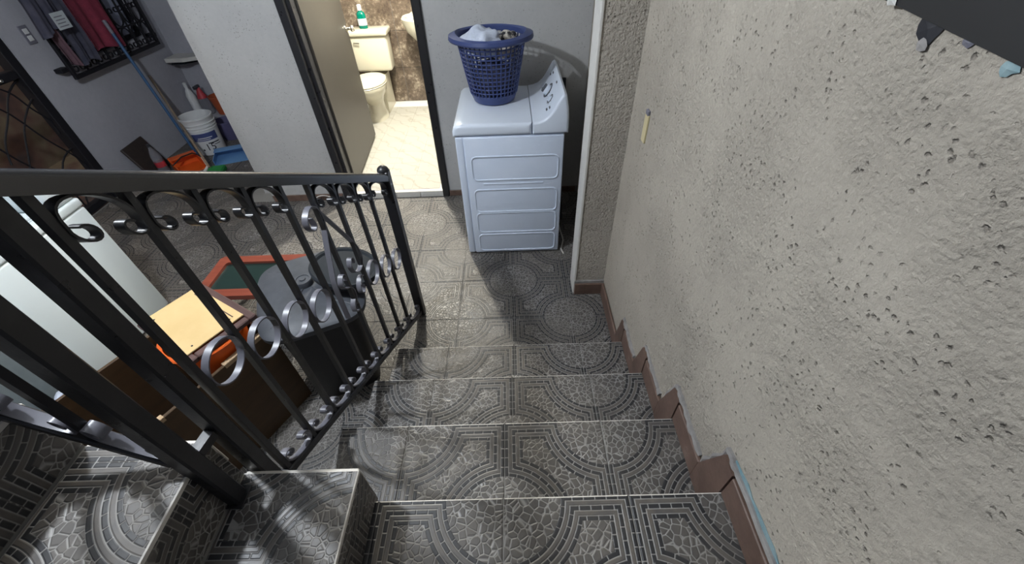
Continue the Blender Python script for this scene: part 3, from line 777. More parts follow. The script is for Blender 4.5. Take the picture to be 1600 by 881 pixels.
for a, c in zip(S2[:-1], S2[1:]):
    part(strap(B(), omega(a, c, lambda y: 0.013, 1, 0.050, 0.0155), 0.022, 0.004, P2), 'scroll', 'lit_iron', rail2, True)
    part(strap(B(), omega(a, c, lambda y: 0.842, -1, 0.082, 0.020), 0.018, 0.004, P2), 'scroll', 'iron', rail2, True)
    m_ = (a+c)/2
    part(strap(B(), [(m_+0.052*math.cos(2*PI*k/28), 0.40+0.052*math.sin(2*PI*k/28)) for k in range(28)], 0.016, 0.0035, P2, True), 'ring', 'lit_iron', rail2, True)
part(bar_between(B(), (-1.186, -0.87, 1.02), (M2.x, M2.y, 1.02), 0.022), 'link_bar', 'iron', rail2)
part(bar_between(B(), (-1.186, -0.87, 1.58), (M2.x, M2.y, 1.58), 0.022), 'link_bar', 'iron', rail2)

# ---------------------------------------------------------------- DRYER
DXa, DXb, DYa, DYb = -0.853, -0.236, 0.937, 1.555
dry = thing('dryer', 'white dryer with embossed side panel beside the doorway', 'dryer', (DXa, DYa, 0.0))
W, L = DXb-DXa, DYb-DYa
link('cabinet', rbox((0.0, 0.008, 0.012), (W, L, 0.845), 0.012, 2, 'enamel_body'), dry)
link('corner_panel', rbox((-0.002, 0.002, 0.012), (0.042, 0.05, 0.842), 0.010, 3, 'enamel_body'), dry)
link('side_panel', rbox((0.045, 0.001, 0.012), (W-0.002, 0.03, 0.838), 0.006, 2, 'enamel_body'), dry)
def emboss(x0, x1, z0, z1, r=0.03, rad=0.006):
    pts = []
    for (cx, cz, a0) in ((x1-r, z1-r, 0), (x0+r, z1-r, PI/2), (x0+r, z0+r, PI), (x1-r, z0+r, 1.5*PI)):
        for k in range(6):
            a = a0+PI/2*k/5; pts.append((cx+r*math.cos(a), 0.002, cz+r*math.sin(a)))
    bd = B().tube(pts, rad, 8, True)
    return bd
for (z0, z1) in ((0.572, 0.722), (0.345, 0.505), (0.185, 0.335), (0.03, 0.165)):
    emboss(0.078, 0.588, z0, z1).obj('embossed_rib', 'enamel_body', dry, smooth=True)
B().tube([(0.14, 0.002, 0.545), (0.50, 0.002, 0.545)], 0.005, 8).obj('embossed_rib', 'enamel_body', dry, smooth=True)
# top cap with the console swelling up at the right
prof = [(-0.012, 0.846), (-0.012, 0.872), (-0.004, 0.895), (0.018, 0.911), (0.05, 0.915), (0.40, 0.912), (0.432, 0.912)]
cons = [(0.436, 0.848), (0.436, 0.912), (0.47, 0.917), (0.50, 0.928), (0.528, 0.950), (0.552, 0.984), (0.575, 1.024), (0.590, 1.050), (0.604, 1.060), (0.618, 1.050), (0.632, 0.98), (0.636, 0.93), (0.636, 0.848)]
def soft_prism(poly, y0, y1, bev, mk, name, parent):
    bm = bmesh.new(); a = [bm.verts.new((p[0], y0, p[1])) for p in poly]; c = [bm.verts.new((p[0], y1, p[1])) for p in poly]; n = len(poly)
    f0 = bm.faces.new(a); f1 = bm.faces.new(list(reversed(c)))
    for k in range(n): bm.faces.new((a[k], c[k], c[(k+1) % n], a[(k+1) % n]))
    bmesh.ops.recalc_face_normals(bm, faces=bm.faces[:])
    ed = list({e for f in (f0, f1) for e in f.edges})
    bmesh.ops.bevel(bm, geom=ed, offset=bev, segments=4, affect='EDGES', profile=0.5, clamp_overlap=True)
    m = D.meshes.new(name); bm.to_mesh(m); bm.free(); m.materials.append(MT[mk])
    m.polygons.foreach_set('use_smooth', [True]*len(m.polygons)); m.set_sharp_from_angle(angle=math.radians(40))
    return link(name, m, parent)
soft_prism(prof+[(0.432, 0.846)], -0.006, L+0.004, 0.022, 'enamel', 'top_cover', dry)
cons_o = soft_prism(cons, -0.006, L+0.004, 0.024, 'enamel', 'console', dry)
# controls on the sloping console face
def on_console(x, y):  # frame on the slope between two profile points
    for (a, c) in zip(cons[2:9], cons[3:10]):
        if a[0] <= x <= c[0]:
            t = (x-a[0])/(c[0]-a[0]); z = a[1]+(c[1]-a[1])*t; ang = math.atan2(c[1]-a[1], c[0]-a[0])
            return Matrix.Translation((x, y, z)) @ Matrix.Rotation(-ang, 4, 'Y')
kb = B().lathe([(0.031, 0.0), (0.030, 0.020), (0.026, 0.024), (0.0, 0.024)], 24, mtx=on_console(0.545, 0.31))
kb.obj('dial', 'enamel', cons_o, smooth=True)
B().lathe([(0.034, 0.0), (0.034, 0.004), (0.045, 0.004), (0.045, 0.0)], 28, mtx=on_console(0.545, 0.31)).obj('dial_ring', 'mark', cons_o, smooth=True)
B().cbox((-0.024, -0.008, 0.0242), (0.024, 0.008, 0.036), 0.002, 0, on_console(0.545, 0.31)).obj('dial_grip', 'mark', cons_o)
B().lathe([(0.027, 0.0), (0.027, 0.003), (0.021, 0.003), (0.021, 0.0)], 24, mtx=on_console(0.545, 0.175)).obj('dial_ring', 'mark', cons_o, smooth=True)
B().lathe([(0.019, 0.0), (0.019, 0.002), (0.016, 0.004), (0.015, 0.016), (0.0, 0.017)], 20, mtx=on_console(0.545, 0.175)).obj('dial', 'enamel', cons_o, smooth=True)
mk_ = B()
for k in range(13):
    a = 2*PI*k/13; mk_.box((-0.004, -0.0015, 0.0), (0.004, 0.0015, 0.0012), 0, on_console(0.545, 0.31) @ Matrix.Rotation(a, 4, 'Z') @ Matrix.Translation((0.052, 0, 0)))
for k in range(8):
    a = 2*PI*k/8; mk_.box((-0.004, -0.0015, 0.0), (0.004, 0.0015, 0.0012), 0, on_console(0.545, 0.175) @ Matrix.Rotation(a, 4, 'Z') @ Matrix.Translation((0.033, 0, 0)))
for (x, y) in ((0.570, 0.47), (0.582, 0.43), (0.585, 0.24), (0.520, 0.44), (0.520, 0.10), (0.535, 0.085)):
    mk_.box((-0.005, -0.016, 0.0), (0.005, 0.016, 0.0012), 0, on_console(x, y))
mk_.obj('printed_scale', 'mark', cons_o)['kind'] = 'stuff'
for (x, y) in ((0.05, 0.05), (W-0.05, 0.05), (0.05, L-0.05), (W-0.05, L-0.05)):
    B().lathe([(0.02, 0.0), (0.02, 0.014)], 12, (x, y, 0), cap=(True, True)).obj('foot', 'rubber', dry)

# ---------------------------------------------------------------- LAUNDRY BASKET AND CLOTHES
BX, BYY, BZZ = -0.632, 1.315, 0.9165
bk = thing('laundry_basket', 'blue plastic lattice laundry basket standing on the dryer', 'basket', (BX, BYY, BZZ))
H_ = 0.335; RB, RT = 0.128, 0.192
def brad(z): return RB+(RT-RB)*(z/H_)**0.92
lat = B(); NV = 40; NR = 12
for k in range(NV):
    a = 2*PI*k/NV
    pts = [(brad(z)*math.cos(a), brad(z)*math.sin(a), z) for z in (0.045, 0.12, 0.2, 0.28, H_)]
    lat.tube(pts, 0.0042, 4)
for j in range(NR+1):
    z = 0.048+(H_-0.055)*j/NR
    lat.tube([(brad(z)*math.cos(2*PI*k/40), brad(z)*math.sin(2*PI*k/40), z) for k in range(40)], 0.0042, 4, True)
lat.obj('lattice_wall', 'basket', bk)
B().lathe([(0.0, 0.004), (RB-0.012, 0.0), (RB-0.004, 0.004), (brad(0.05)+0.003, 0.05), (brad(0.05)-0.002, 0.05), (RB-0.008, 0.010), (0.0, 0.010)], 40).obj('base', 'basket', bk, smooth=True)
rm = B(); N = 48; rings = []
v = []; f = []
for k in range(N):
    a = 2*PI*k/N
    ear = abs(math.cos(a))**6
    zz = H_+0.006-0.020*ear*0.0+0.012*(abs(math.sin(a))**2)*0.0
    ro = RT+0.026+0.022*ear; ri_ = RT-0.004
    dz = 0.010*ear
    for (r_, z_) in ((ri_, zz-0.012), (ri_, zz+0.010), (ri_+0.010, zz+0.016+dz), (ro-0.004, zz+0.008+dz*0.3), (ro, zz-0.008), (ro-0.004, zz-0.016), (ro-0.008, zz-0.008), (ri_+0.010, zz+0.002)):
        v.append((r_*math.cos(a), r_*math.sin(a), z_))
for k in range(N):
    p, q = k*8, ((k+1) % N)*8; f += [(p+i, q+i, q+(i+1) % 8, p+(i+1) % 8) for i in range(8)]
rm.add(v, f); rm.obj('rim', 'basket', bk, smooth=True)
from mathutils import noise as mn
def heap(name, label, ctr, rad, mk, seed, group=None, amp=0.22, floor_cut=-0.5, freq=3.5):
    bm = bmesh.new(); bmesh.ops.create_icosphere(bm, subdivisions=4, radius=1.0)
    off = Vector((seed*3.1, seed*1.7, seed*0.9))
    for q in bm.verts:
        d = q.co.normalized(); n = mn.noise(d*freq*0.55+off)*amp+(0.5-abs(mn.noise(d*freq+off)))*amp*0.9+(0.5-abs(mn.noise(d*freq*2.3+off)))*amp*0.55+(0.5-abs(mn.noise(d*freq*4.6+off)))*amp*0.25
        q.co = d*(1+n); q.co.z = max(q.co.z, floor_cut)
        q.co = Vector((q.co.x*rad[0], q.co.y*rad[1], q.co.z*rad[2]))
    m = D.meshes.new(name); bm.to_mesh(m); bm.free(); m.materials.append(MT[mk]); m.polygons.foreach_set('use_smooth', [True]*len(m.polygons))
    o = link(name, m, None, ctr); return tag(o, label, 'clothing', group)
heap('shirt', 'pale blue-white crumpled shirt topping the laundry basket', (BX-0.052, BYY-0.03, BZZ+0.305), (0.105, 0.105, 0.075), 'cloth_white', 2)
heap('garment', 'black and cream printed garment at the right inside the basket', (BX+0.092, BYY+0.06, BZZ+0.295), (0.055, 0.06, 0.05), 'cloth_print', 5)
heap('garment', 'grey-beige garment packed low inside the laundry basket', (BX, BYY, BZZ+0.115), (0.105, 0.105, 0.10), 'dark_cloth', 9, amp=0.12, floor_cut=-0.9)
heap('garment', 'beige garment at the front right of the basket', (BX+0.082, BYY-0.062, BZZ+0.275), (0.05, 0.045, 0.045), 'cloth_grey', 11)

# cable lying behind the dryer
tag(B().tube([(-0.205, 1.25, 0.01), (-0.19, 1.05, 0.008), (-0.215, 0.95, 0.008), (-0.20, 0.90, 0.008)], 0.006, 6).obj('power_cable', 'white_cable', smooth=True), 'pale cable end on the floor between dryer and pier', 'cable')
hs = [(-0.165, 1.70, 0.9), (-0.16, 1.69, 0.6), (-0.17, 1.60, 0.3), (-0.185, 1.4, 0.1), (-0.19, 1.30, 0.022)]
tag(B().tube(smooth_pts if False else hs, 0.016, 8).obj('vent_hose', 'charcoal', smooth=True), 'dark hose hanging in the shaded gap behind the dryer', 'hose')
# plate on the right wall
pl = thing('wall_plate', 'yellowed small plate on the right stucco wall', 'outlet', (0, 0.30, 1.135))
B().cbox((-0.008, -0.020, -0.055), (0.0, 0.020, 0.055), 0.002).obj('plate', 'yellow_plate', pl)
B().cbox((-0.010, -0.016, 0.052), (0.0, 0.014, 0.072), 0.002).obj('clip', 'bluegrey_switch', pl)
# drain hole in the foot of the back wall
dr = thing('drain_pipe_end', 'half-round drain opening with pale rim below the back wall', 'drain', (-2.13, YW-0.012, 0.0))
B().tube([(0.075*math.cos(PI*k/12), 0, 0.0+0.045*math.sin(PI*k/12)) for k in range(13)], 0.006, 6).obj('rim', 'pale_edge', dr, smooth=True)
B().prism([(0.07*math.cos(PI*k/12), 0.042*math.sin(PI*k/12)) for k in range(13)], 1, -0.002, 0.004).obj('opening', 'black_ink', dr)

# ---------------------------------------------------------------- THINGS LEFT OF THE STAIRS
# washing machine: its side panel faces the stairs
wm = thing('washing_machine', 'white washing machine side seen through the railing', 'washing machine', (-2.735, 0.535, 0.0))
link('cabinet', rbox((-0.60, -0.64, 0.015), (0.0, 0.0, 0.735), 0.010, 2, 'washer'), wm)
link('top_panel', rbox((-0.60, -0.64, 0.739), (0.004, 0.004, 0.785), 0.012, 3, 'washer'), wm)
link('control_panel', rbox((-0.60, -0.14, 0.785), (0.0, 0.0, 0.93), 0.02, 3, 'washer'), wm)
link('lid', rbox((-0.52, -0.60, 0.785), (-0.06, -0.16, 0.805), 0.008, 2, 'washer'), wm)
for k, y in enumerate((-0.06, -0.20)):
    emb = B().tube([(-0.03-0.03*math.sin(PI*q/8), y-0.02+0.04*math.cos(PI*q/8), 0.789+0.0*q) for q in range(9)], 0.003, 6)
    emb.obj('moulding', 'washer', wm, smooth=True)
for (x, y) in ((-0.55, -0.58), (-0.05, -0.58), (-0.55, -0.05), (-0.05, -0.05)):
    B().lathe([(0.02, 0.0), (0.02, 0.02)], 10, (x, y, 0), cap=(True, True)).obj('foot', 'rubber', wm)
# grey tub behind the thick post
tb = thing('storage_tub', 'blue-grey plastic tub beside the white washing machine', 'tub', (-2.95, -0.36, 0))
link('body', rbox((-0.20, -0.20, 0.0), (0.20, 0.22, 0.66), 0.03, 3, 'tub_grey'), tb)
link('rim', rbox((-0.215, -0.215, 0.64), (0.215, 0.235, 0.675), 0.012, 2, 'tub_grey'), tb)
heap('plastic_bag', 'pale blue-white crumpled bag below the grey tub', (-2.62, -0.225, 0.095), (0.09, 0.11, 0.12), 'cloth_white', 21, floor_cut=-0.75)['category'] = 'bag'
heap('rag_bundle', 'black and white crumpled bundle at the left edge behind railing', (-2.53, -0.52, 0.115), (0.13, 0.12, 0.12), 'rag', 25, floor_cut=-0.8)['category'] = 'rag'
# brown wooden crate with an orange tub in it and a framed board on top
ca = math.atan2(0.35, 0.18)
cr = thing('wooden_crate', 'large dark brown wooden crate beside the stair railing', 'crate', (-1.905, -0.737, 0.0), ca)
CL, CW, CH = 0.67, 0.45, 0.51                             # x along the face, +y away to the left
B().cbox((0, 0, 0.0), (CL, 0.014, CH), 0.002).obj('side_panel', 'brown_panel', cr)
B().cbox((0, CW-0.014, 0.0), (CL, CW, CH), 0.002).obj('side_panel', 'brown_panel', cr)
B().cbox((0, 0.0145, 0.0), (0.014, CW-0.0145, CH), 0.002).obj('side_panel', 'brown_panel', cr)
B().cbox((CL-0.014, 0.0145, 0.0), (CL, CW-0.0145, CH), 0.002).obj('side_panel', 'brown_panel', cr)
B().cbox((0.0145, 0.0145, 0.0), (CL-0.0145, CW-0.0145, 0.014), 0.002).obj('bottom_panel', 'brown_board', cr)
for k in range(2):
    o = B().cbox((0.01+0.45*k, -0.001, CH-0.018), (0.22+0.42*k, 0.022, CH+0.004), 0.002).obj('edge_batten', 'light_wood', cr); o['label'] = 'pale raw wood batten'
oc = Vector((-1.818, -0.197, 0.0145))
ot = thing('orange_basin', 'orange plastic basin under the tan framed board', 'basin', oc)
B().lathe([(0.0, 0.0), (0.105, 0.0), (0.112, 0.01), (0.137, 0.48), (0.148, 0.553), (0.156, 0.553), (0.161, 0.560), (0.156, 0.566), (0.141, 0.564), (0.105, 0.02), (0.0, 0.016)], 40).obj('wall', 'orange', ot, smooth=True)
bz = 0.0145+0.5665
ba = math.atan2(0.215, 0.175)
c0 = Vector((-1.845, -0.160, bz))
fbm = thing('framed_board', 'tan backed picture frame lying face down on the orange basin', 'picture frame', c0, math.radians(-31))
FW, FH = 0.192, 0.139
for (lo, hi) in (((-FW, -FH, 0), (FW, -FH+0.032, 0.024)), ((-FW, FH-0.032, 0), (FW, FH, 0.024)), ((-FW, -FH+0.0325, 0), (-FW+0.032, FH-0.0325, 0.024)), ((FW-0.032, -FH+0.0325, 0), (FW, FH-0.0325, 0.024))):
    B().cbox(lo, hi, 0.004).obj('frame_bar', 'dark_wood', fbm)
B().cbox((-FW+0.010, -FH+0.012, 0.0245), (FW-0.034, FH-0.030, 0.032), 0.002).obj('backing_board', 'tan_board', fbm)
B().box((-FW+0.05, FH-0.062, 0.032), (FW-0.06, FH-0.058, 0.0335)).obj('tape_seam', 'dark_wood', fbm)
for k, (x, y) in enumerate(((-FW+0.05, FH-0.05), (FW-0.06, FH-0.075), (FW-0.06, -FH+0.05), (-FW+0.05, -FH+0.05))):
    B().lathe([(0.004, 0.0), (0.003, 0.002), (0.0, 0.003)], 8, (x, y, 0.032)).obj('nail', 'black_ink', fbm)
# low table with a red-brown frame and dark glass
tbx = (-2.295, 0.285, -1.74, 0.625)
ft = thing('glass_top_stool', 'red-brown wooden frame holding dark glass behind the grey bin', 'stool', ((tbx[0]+tbx[2])/2, (tbx[1]+tbx[3])/2, 0.0))
hx, hy = (tbx[2]-tbx[0])/2, (tbx[3]-tbx[1])/2
def octa(hx, hy, c): return [(-hx+c, -hy), (hx-c, -hy), (hx, -hy+c), (hx, hy-c), (hx-c, hy), (-hx+c, hy), (-hx, hy-c), (-hx, -hy+c)]
o1 = octa(hx, hy, 0.018); o2 = octa(hx-0.055, hy-0.055, 0.012)
v = [(x, y, z) for z in (0.27, 0.30) for (x, y) in o1]+[(x, y, z) for z in (0.27, 0.30) for (x, y) in o2]; f = []
for k in range(8):
    n = (k+1) % 8; f += [(k, n, 8+n, 8+k), (8+k, 8+n, 24+n, 24+k), (16+n, 16+k, 24+k, 24+n), (n, k, 16+k, 16+n)]
B().add(v, f).obj('frame', 'red_wood', ft)
B().prism(octa(hx-0.056, hy-0.056, 0.012), 2, 0.275, 0.285).obj('glass_panel', 'dark_glass', ft)
for sx in (-1, 1):
    for sy in (-1, 1):
        B().cbox((sx*(hx-0.045)-0.015, sy*(hy-0.045)-0.015, 0.0), (sx*(hx-0.045)+0.015, sy*(hy-0.045)+0.015, 0.2695), 0.003).obj('leg', 'red_wood', ft)
# rubbish bin with grey lid
ga = math.radians(23.5)
bn = thing('rubbish_bin', 'black bin with dusty blue-grey lid and round knob behind railing', 'bin', (-1.455, 0.028, 0.0), ga)
def superell(a, b_, n, e=3.2):
    out = []
    for k in range(n):
        t = 2*PI*k/n; c, s = math.cos(t), math.sin(t)
        out.append((a*math.copysign(abs(c)**(2/e), c), b_*math.copysign(abs(s)**(2/e), s)))
    return out
def loft(levels, n=48, e=4.6):
    v = []; f = []
    for (a, b_, z) in levels: v += [(x, y, z) for (x, y) in superell(a, b_, n, e)]
    for i in range(len(levels)-1): f += [(i*n+k, i*n+(k+1) % n, (i+1)*n+(k+1) % n, (i+1)*n+k) for k in range(n)]
    f.append(tuple(reversed(range(n)))); f.append(tuple((len(levels)-1)*n+k for k in range(n)))
    return B().add(v, f)
loft([(0.150, 0.175, 0.0), (0.155, 0.180, 0.02), (0.178, 0.215, 0.545)]).obj('body', 'bin_body', bn, smooth=True)
loft([(0.217, 0.258, 0.546), (0.220, 0.261, 0.552), (0.220, 0.261, 0.572), (0.208, 0.249, 0.582), (0.16, 0.19, 0.598), (0.08, 0.10, 0.608)]).obj('lid', 'bin_lid', bn, smooth=True)
for s_ in (-1, 1):
    B().tube([(0.0+0.02*s_, 0.05*0+0.0, 0.6095), (0.10*s_, 0.14, 0.601), (0.16*s_, 0.185, 0.588)], 0.0045, 6).obj('lid_ridge', 'bin_lid', bn, smooth=True)
    B().tube([(0.02*s_, -0.03, 0.6095), (0.10*s_, -0.15, 0.601), (0.16*s_, -0.19, 0.588)], 0.0045, 6).obj('lid_ridge', 'bin_lid', bn, smooth=True)
B().lathe([(0.040, 0.0), (0.040, 0.022), (0.036, 0.028), (0.028, 0.028), (0.026, 0.025), (0.014, 0.025), (0.012, 0.030), (0.0, 0.030)], 24, (-0.01, 0.01, 0.606)).obj('knob', 'bin_lid', bn, smooth=True)
# loose black lid tilted on the grey lid
lm = Matrix.Translation((-1.285, 0.075, 0.655)) @ Matrix.Rotation(math.radians(14), 4, 'Y') @ Matrix.Rotation(math.radians(-6), 4, 'X')
bl = tag(link('loose_lid', None, None), 'charcoal round lid lying tilted on the grey bin lid', 'lid'); bl.matrix_world = lm
B().lathe([(0.0, 0.012), (0.10, 0.010), (0.122, 0.004), (0.130, 0.012), (0.140, 0.012), (0.143, -0.004), (0.138, -0.020), (0.134, -0.004), (0.0, 0.004)], 40).obj('disc', 'charcoal', bl, smooth=True)
B().lathe([(0.142, -0.004), (0.146, 0.003), (0.142, 0.013), (0.136, 0.013)], 40).obj('rim', 'charcoal', bl, smooth=True)

# ---------------------------------------------------------------- LEFT WALL: gate, window grille, switch
gt = thing('metal_gate', 'dark iron gate with branching curved bars at the left edge', 'gate', (XL-0.05, GY0, 0.0))
GWd = GY1-GY0
for (lo, hi) in (((-0.03, 0.005, 0.0), (0.05, 0.06, GZ-0.01)), ((-0.03, GWd-0.075, 0.0), (0.05, GWd-0.004, GZ-0.01))):
    B().cbox(lo, hi, 0.004).obj('stile', 'iron_flat', gt)
for z in (0.01, 0.98, GZ-0.07):
    B().cbox((-0.02, 0.061, z), (0.04, GWd-0.076, z+0.055), 0.004).obj('crossbar', 'iron_flat', gt)
rnd = random.Random(4)
def branch(y0, z0, y1, z1, bow, r=0.0065):
    pts = []
    for k in range(13):
        t = k/12; y = y0+(y1-y0)*t; z = z0+(z1-z0)*t; s_ = math.sin(PI*t)*bow+0.25*bow*math.sin(3*PI*t); L_ = math.hypot(y1-y0, z1-z0)
        pts.append((0.01, y-(z1-z0)/L_*s_, z+(y1-y0)/L_*s_))
    B().tube(pts, r, 6).obj('curved_bar', 'iron_flat', gt, smooth=True)
yy = GWd-0.08
for (a, c, d_, e_, bw) in ((0.10, 0.07, 0.62, 0.98, 0.08), (0.35, 0.07, 0.95, 0.98, 0.09), (0.62, 0.07, yy, 0.84, 0.08), (0.85, 0.07, yy, 0.46, 0.07), (0.07, 0.35, 0.42, 0.98, 0.05),
                           (0.30, 0.98, 0.75, 0.07, 0.07), (0.58, 0.98, 1.02, 0.07, 0.09), (0.88, 0.98, yy, 0.16, 0.09), (1.08, 0.98, yy, 0.58, 0.05), (0.07, 0.80, 0.45, 0.07, 0.06),
                           (0.80, 0.55, yy, 0.97, 0.05), (1.05, 0.07, yy, 0.25, 0.03),
                           (0.10, 1.04, 0.62, 1.96, 0.08), (0.45, 1.04, 1.0, 1.96, 0.08), (0.80, 1.04, yy, 1.75, 0.08), (0.3, 1.96, 0.85, 1.04, 0.08), (0.7, 1.96, 1.15, 1.04, 0.06), (1.0, 1.96, yy, 1.30, 0.05)):
    branch(a, c, d_, e_, bw)
B().lathe([(0.0, 0.0), (0.014, 0.002), (0.018, 0.012), (0.014, 0.022), (0.0, 0.024)], 12, (0.05, 1.12, 0.995)).obj('knob', 'chrome', gt, smooth=True)
# beyond the gate
B().box((-6.2, -0.6, -0.10), (XL-0.151, 2.9, -0.006)).obj('ground', 'outside', structure=True)
B().box((-5.3, -0.6, -0.1), (-5.15, 2.9, 2.6)).obj('wall_outside', 'outside', structure=True)

wg = B()
wi = B().box((XL-0.10, LY0, LZ0), (XL-0.05, LY1, LZ0+0.035)).box((XL-0.10, LY0, LZ1-0.035), (XL-0.05, LY1, LZ1)).box((XL-0.10, LY0, LZ0+0.035), (XL-0.05, LY0+0.035, LZ1-0.035)).box((XL-0.10, LY1-0.035, LZ0+0.035), (XL-0.05, LY1, LZ1-0.035)).box((XL-0.095, (LY0+LY1)/2-0.015, LZ0+0.035), (XL-0.055, (LY0+LY1)/2+0.015, LZ1-0.035)).obj('window_2', 'iron_flat', structure=True)
for (a, c) in ((LY0+0.036, (LY0+LY1)/2-0.016), ((LY0+LY1)/2+0.016, LY1-0.036)):
    B().box((XL-0.080, a, LZ0+0.036), (XL-0.074, c, LZ1-0.036)).obj('window_pane', 'glass', wi)
gr = thing('window_grille', 'dark iron grille over the window, hung with clothes', 'grille', (XL, 2.195, 0.87))
gw, gh = 1.075, 1.15
for (lo, hi) in (((0.06, 0, 0), (0.085, gw, 0.028)), ((0.06, 0, gh-0.028), (0.085, gw, gh))):
    B().cbox(lo, hi, 0.003).obj('crossbar', 'iron_flat', gr)
for (lo, hi) in (((0.06, 0, 0.0285), (0.085, 0.028, gh-0.0285)), ((0.06, gw-0.028, 0.0285), (0.085, gw, gh-0.0285))):
    B().cbox(lo, hi, 0.003).obj('stile', 'iron_flat', gr)
for y in (0.16, 0.29, 0.42, 0.55, 0.68, 0.81, 0.94):
    B().cbox((0.066, y-0.007, 0.0285), (0.080, y+0.007, gh-0.0285), 0.002).obj('upright', 'iron_flat', gr)
B().cbox((0.066, 0.0285, 0.20), (0.080, gw-0.0285, 0.212), 0.002).obj('crossbar', 'iron_flat', gr)
ypos = [0.028, 0.16, 0.29, 0.42, 0.55, 0.68, 0.81, 0.94, gw-0.028]
for a, c in zip(ypos[:-1], ypos[1:]):
    bd = B(); pts = omega(a, c, lambda y: 0.20, -1, 0.16, 0.026); strap(bd, pts, 0.012, 0.006, lambda y, z, o: Vector((0.073+o, y, z))); bd.obj('scroll', 'iron_flat', gr, smooth=True)
    pts = omega(a, c, lambda y: 0.215, 1, 0.14, 0.024); bd = B(); strap(bd, pts, 0.012, 0.006, lambda y, z, o: Vector((0.073+o, y, z))); bd.obj('scroll', 'iron_flat', gr, smooth=True)
for (y, z) in ((0.0, 0.06), (gw-0.028, 0.06), (0.0, gh-0.1), (gw-0.028, gh-0.1)):
    B().cbox((-0.02, y-0.05 if y == 0 else y, z), (0.06, y+0.028 if y == 0 else y+0.07, z+0.03), 0.003).obj('wall_bracket', 'iron_flat', gr)
def hanging(name, label, y0, y1, z0, z1, mk, x, seed, cat='clothing', wav=0.018, lean=0.0):
    v = []; f = []; ny, nz_ = 18, 14; rr = random.Random(seed)
    ph = rr.uniform(0, 6)
    for side in (0, 1):
        for j in range(nz_+1):
            for i in range(ny+1):
                u, t = i/ny, j/nz_
                yy_ = y0+(y1-y0)*u+0.012*math.sin(5*t+ph)*(1-t); zz_ = z0+(z1-z0)*t+(0.02*math.sin(4*u+ph)*(1-t))
                xx_ = x+wav*(math.sin(9*u+ph)+0.5*math.sin(21*u+2*ph))*(0.35+0.65*(1-t))+lean*(1-t)+(0.005 if side else 0)
                v.append((xx_, yy_, zz_))
    S_ = (ny+1)*(nz_+1)
    for side in (0, 1):
        for j in range(nz_):
            for i in range(ny):
                a = side*S_+j*(ny+1)+i; q = (a, a+1, a+ny+2, a+ny+1); f.append(q if side else tuple(reversed(q)))
    ed = [j*(ny+1) for j in range(nz_+1)]+[nz_*(ny+1)+i for i in range(1, ny+1)]+[j*(ny+1)+ny for j in reversed(range(nz_))]+[i for i in reversed(range(1, ny))]
    for k in range(len(ed)):
        a, c = ed[k], ed[(k+1) % len(ed)]; f.append((a, c, c+S_, a+S_))
    o = link(name, me(name, v, f, mk, True)); return tag(o, label, cat)
hanging('red_cloth', 'dark red cloth hanging on the window grille', 2.455, 2.80, 0.99, 1.62, 'red_cloth', XL+0.125, 1)
hanging('dark_garment', 'dark blue-grey garment hanging left of the red cloth', 2.30, 2.45, 0.95, 1.40, 'dark_cloth', XL+0.125, 2)
hanging('maroon_garment', 'faded maroon garment hanging at the grille lower left corner', 2.17, 2.275, 0.97, 1.40, 'maroon_cloth', XL+0.12, 3)
hanging('dark_jacket', 'dark jacket bulging over the grille beyond the wall switch', 2.09, 2.27, 1.19, 1.62, 'dark_cloth', XL+0.175, 6)
cdp = thing('paper_card', 'pale printed card clipped to the clothes on the grille', 'card', (XL+0.215, 2.245, 1.25), 0)
B().cbox((0, -0.055, -0.045), (0.004, 0.065, 0.06), 0.001).obj('sheet', 'paper', cdp)
for k in range(4): B().box((0.0041, -0.04, -0.03+0.02*k), (0.0046, 0.045-0.012*(k % 2), -0.024+0.02*k)).obj('print_line', 'bluegrey_switch', cdp)
sw = thing('light_switch', 'grey double switch plate on the left wall beside the gate', 'switch', (XL, 2.145, 1.195))
B().cbox((0, -0.035, -0.058), (0.007, 0.035, 0.058), 0.003).obj('plate', 'bluegrey_switch', sw)
for z in (-0.022, 0.022): B().cbox((0.007, -0.018, z-0.016), (0.012, 0.018, z+0.016), 0.002).obj('rocker', 'white_plastic', sw)

# ---------------------------------------------------------------- CLEANING CORNER
mop = thing('mop_pole', 'blue pole leaning on the left wall over the window grille', 'mop', (-3.66, 2.575, 0.0))
top = Vector((XL+0.19, 2.655, 1.165))-Vector((-3.63, 2.545, 0.0))
B().tube([(0, 0, 0.02), top*0.5, top], 0.0125, 10).obj('pole', 'blue_pole', mop, smooth=True)
B().tube([top*0.93, top*1.01], 0.0145, 10).obj('grip', 'bluegrey_switch', mop, smooth=True)
B().cbox((-0.05, -0.02, 0.0), (0.05, 0.02, 0.03), 0.006).obj('mop_head', 'dark_cloth', mop)
br_ = thing('broom', 'wooden-handled broom with green head near the blue dustpan', 'broom', (-3.375, 2.275, 0.0), math.radians(12))
tp = Matrix.Rotation(-math.radians(12), 3, 'Z') @ (Vector((XL+0.012, 2.99, 0.66))-Vector((-3.375, 2.275, 0.0)))
B().tube([(0, 0, 0.055), tp*0.5, tp], 0.011, 10).obj('handle', 'stick', br_, smooth=True)
B().tube([tp*0.065, tp*0.16], 0.0135, 10).obj('socket', 'white_plastic', br_, smooth=True)
B().cbox((-0.045, -0.135, 0.0), (-0.018, 0.050, 0.055), 0.005).obj('head', 'white_plastic', br_)
B().cbox((-0.0175, -0.13, 0.002), (0.125, 0.045, 0.050), 0.012).obj('bristles', 'green', br_)
bu = thing('paint_bucket', 'white ribbed plastic bucket with printed label in the corner', 'bucket', (-3.615, 2.76, 0.0))
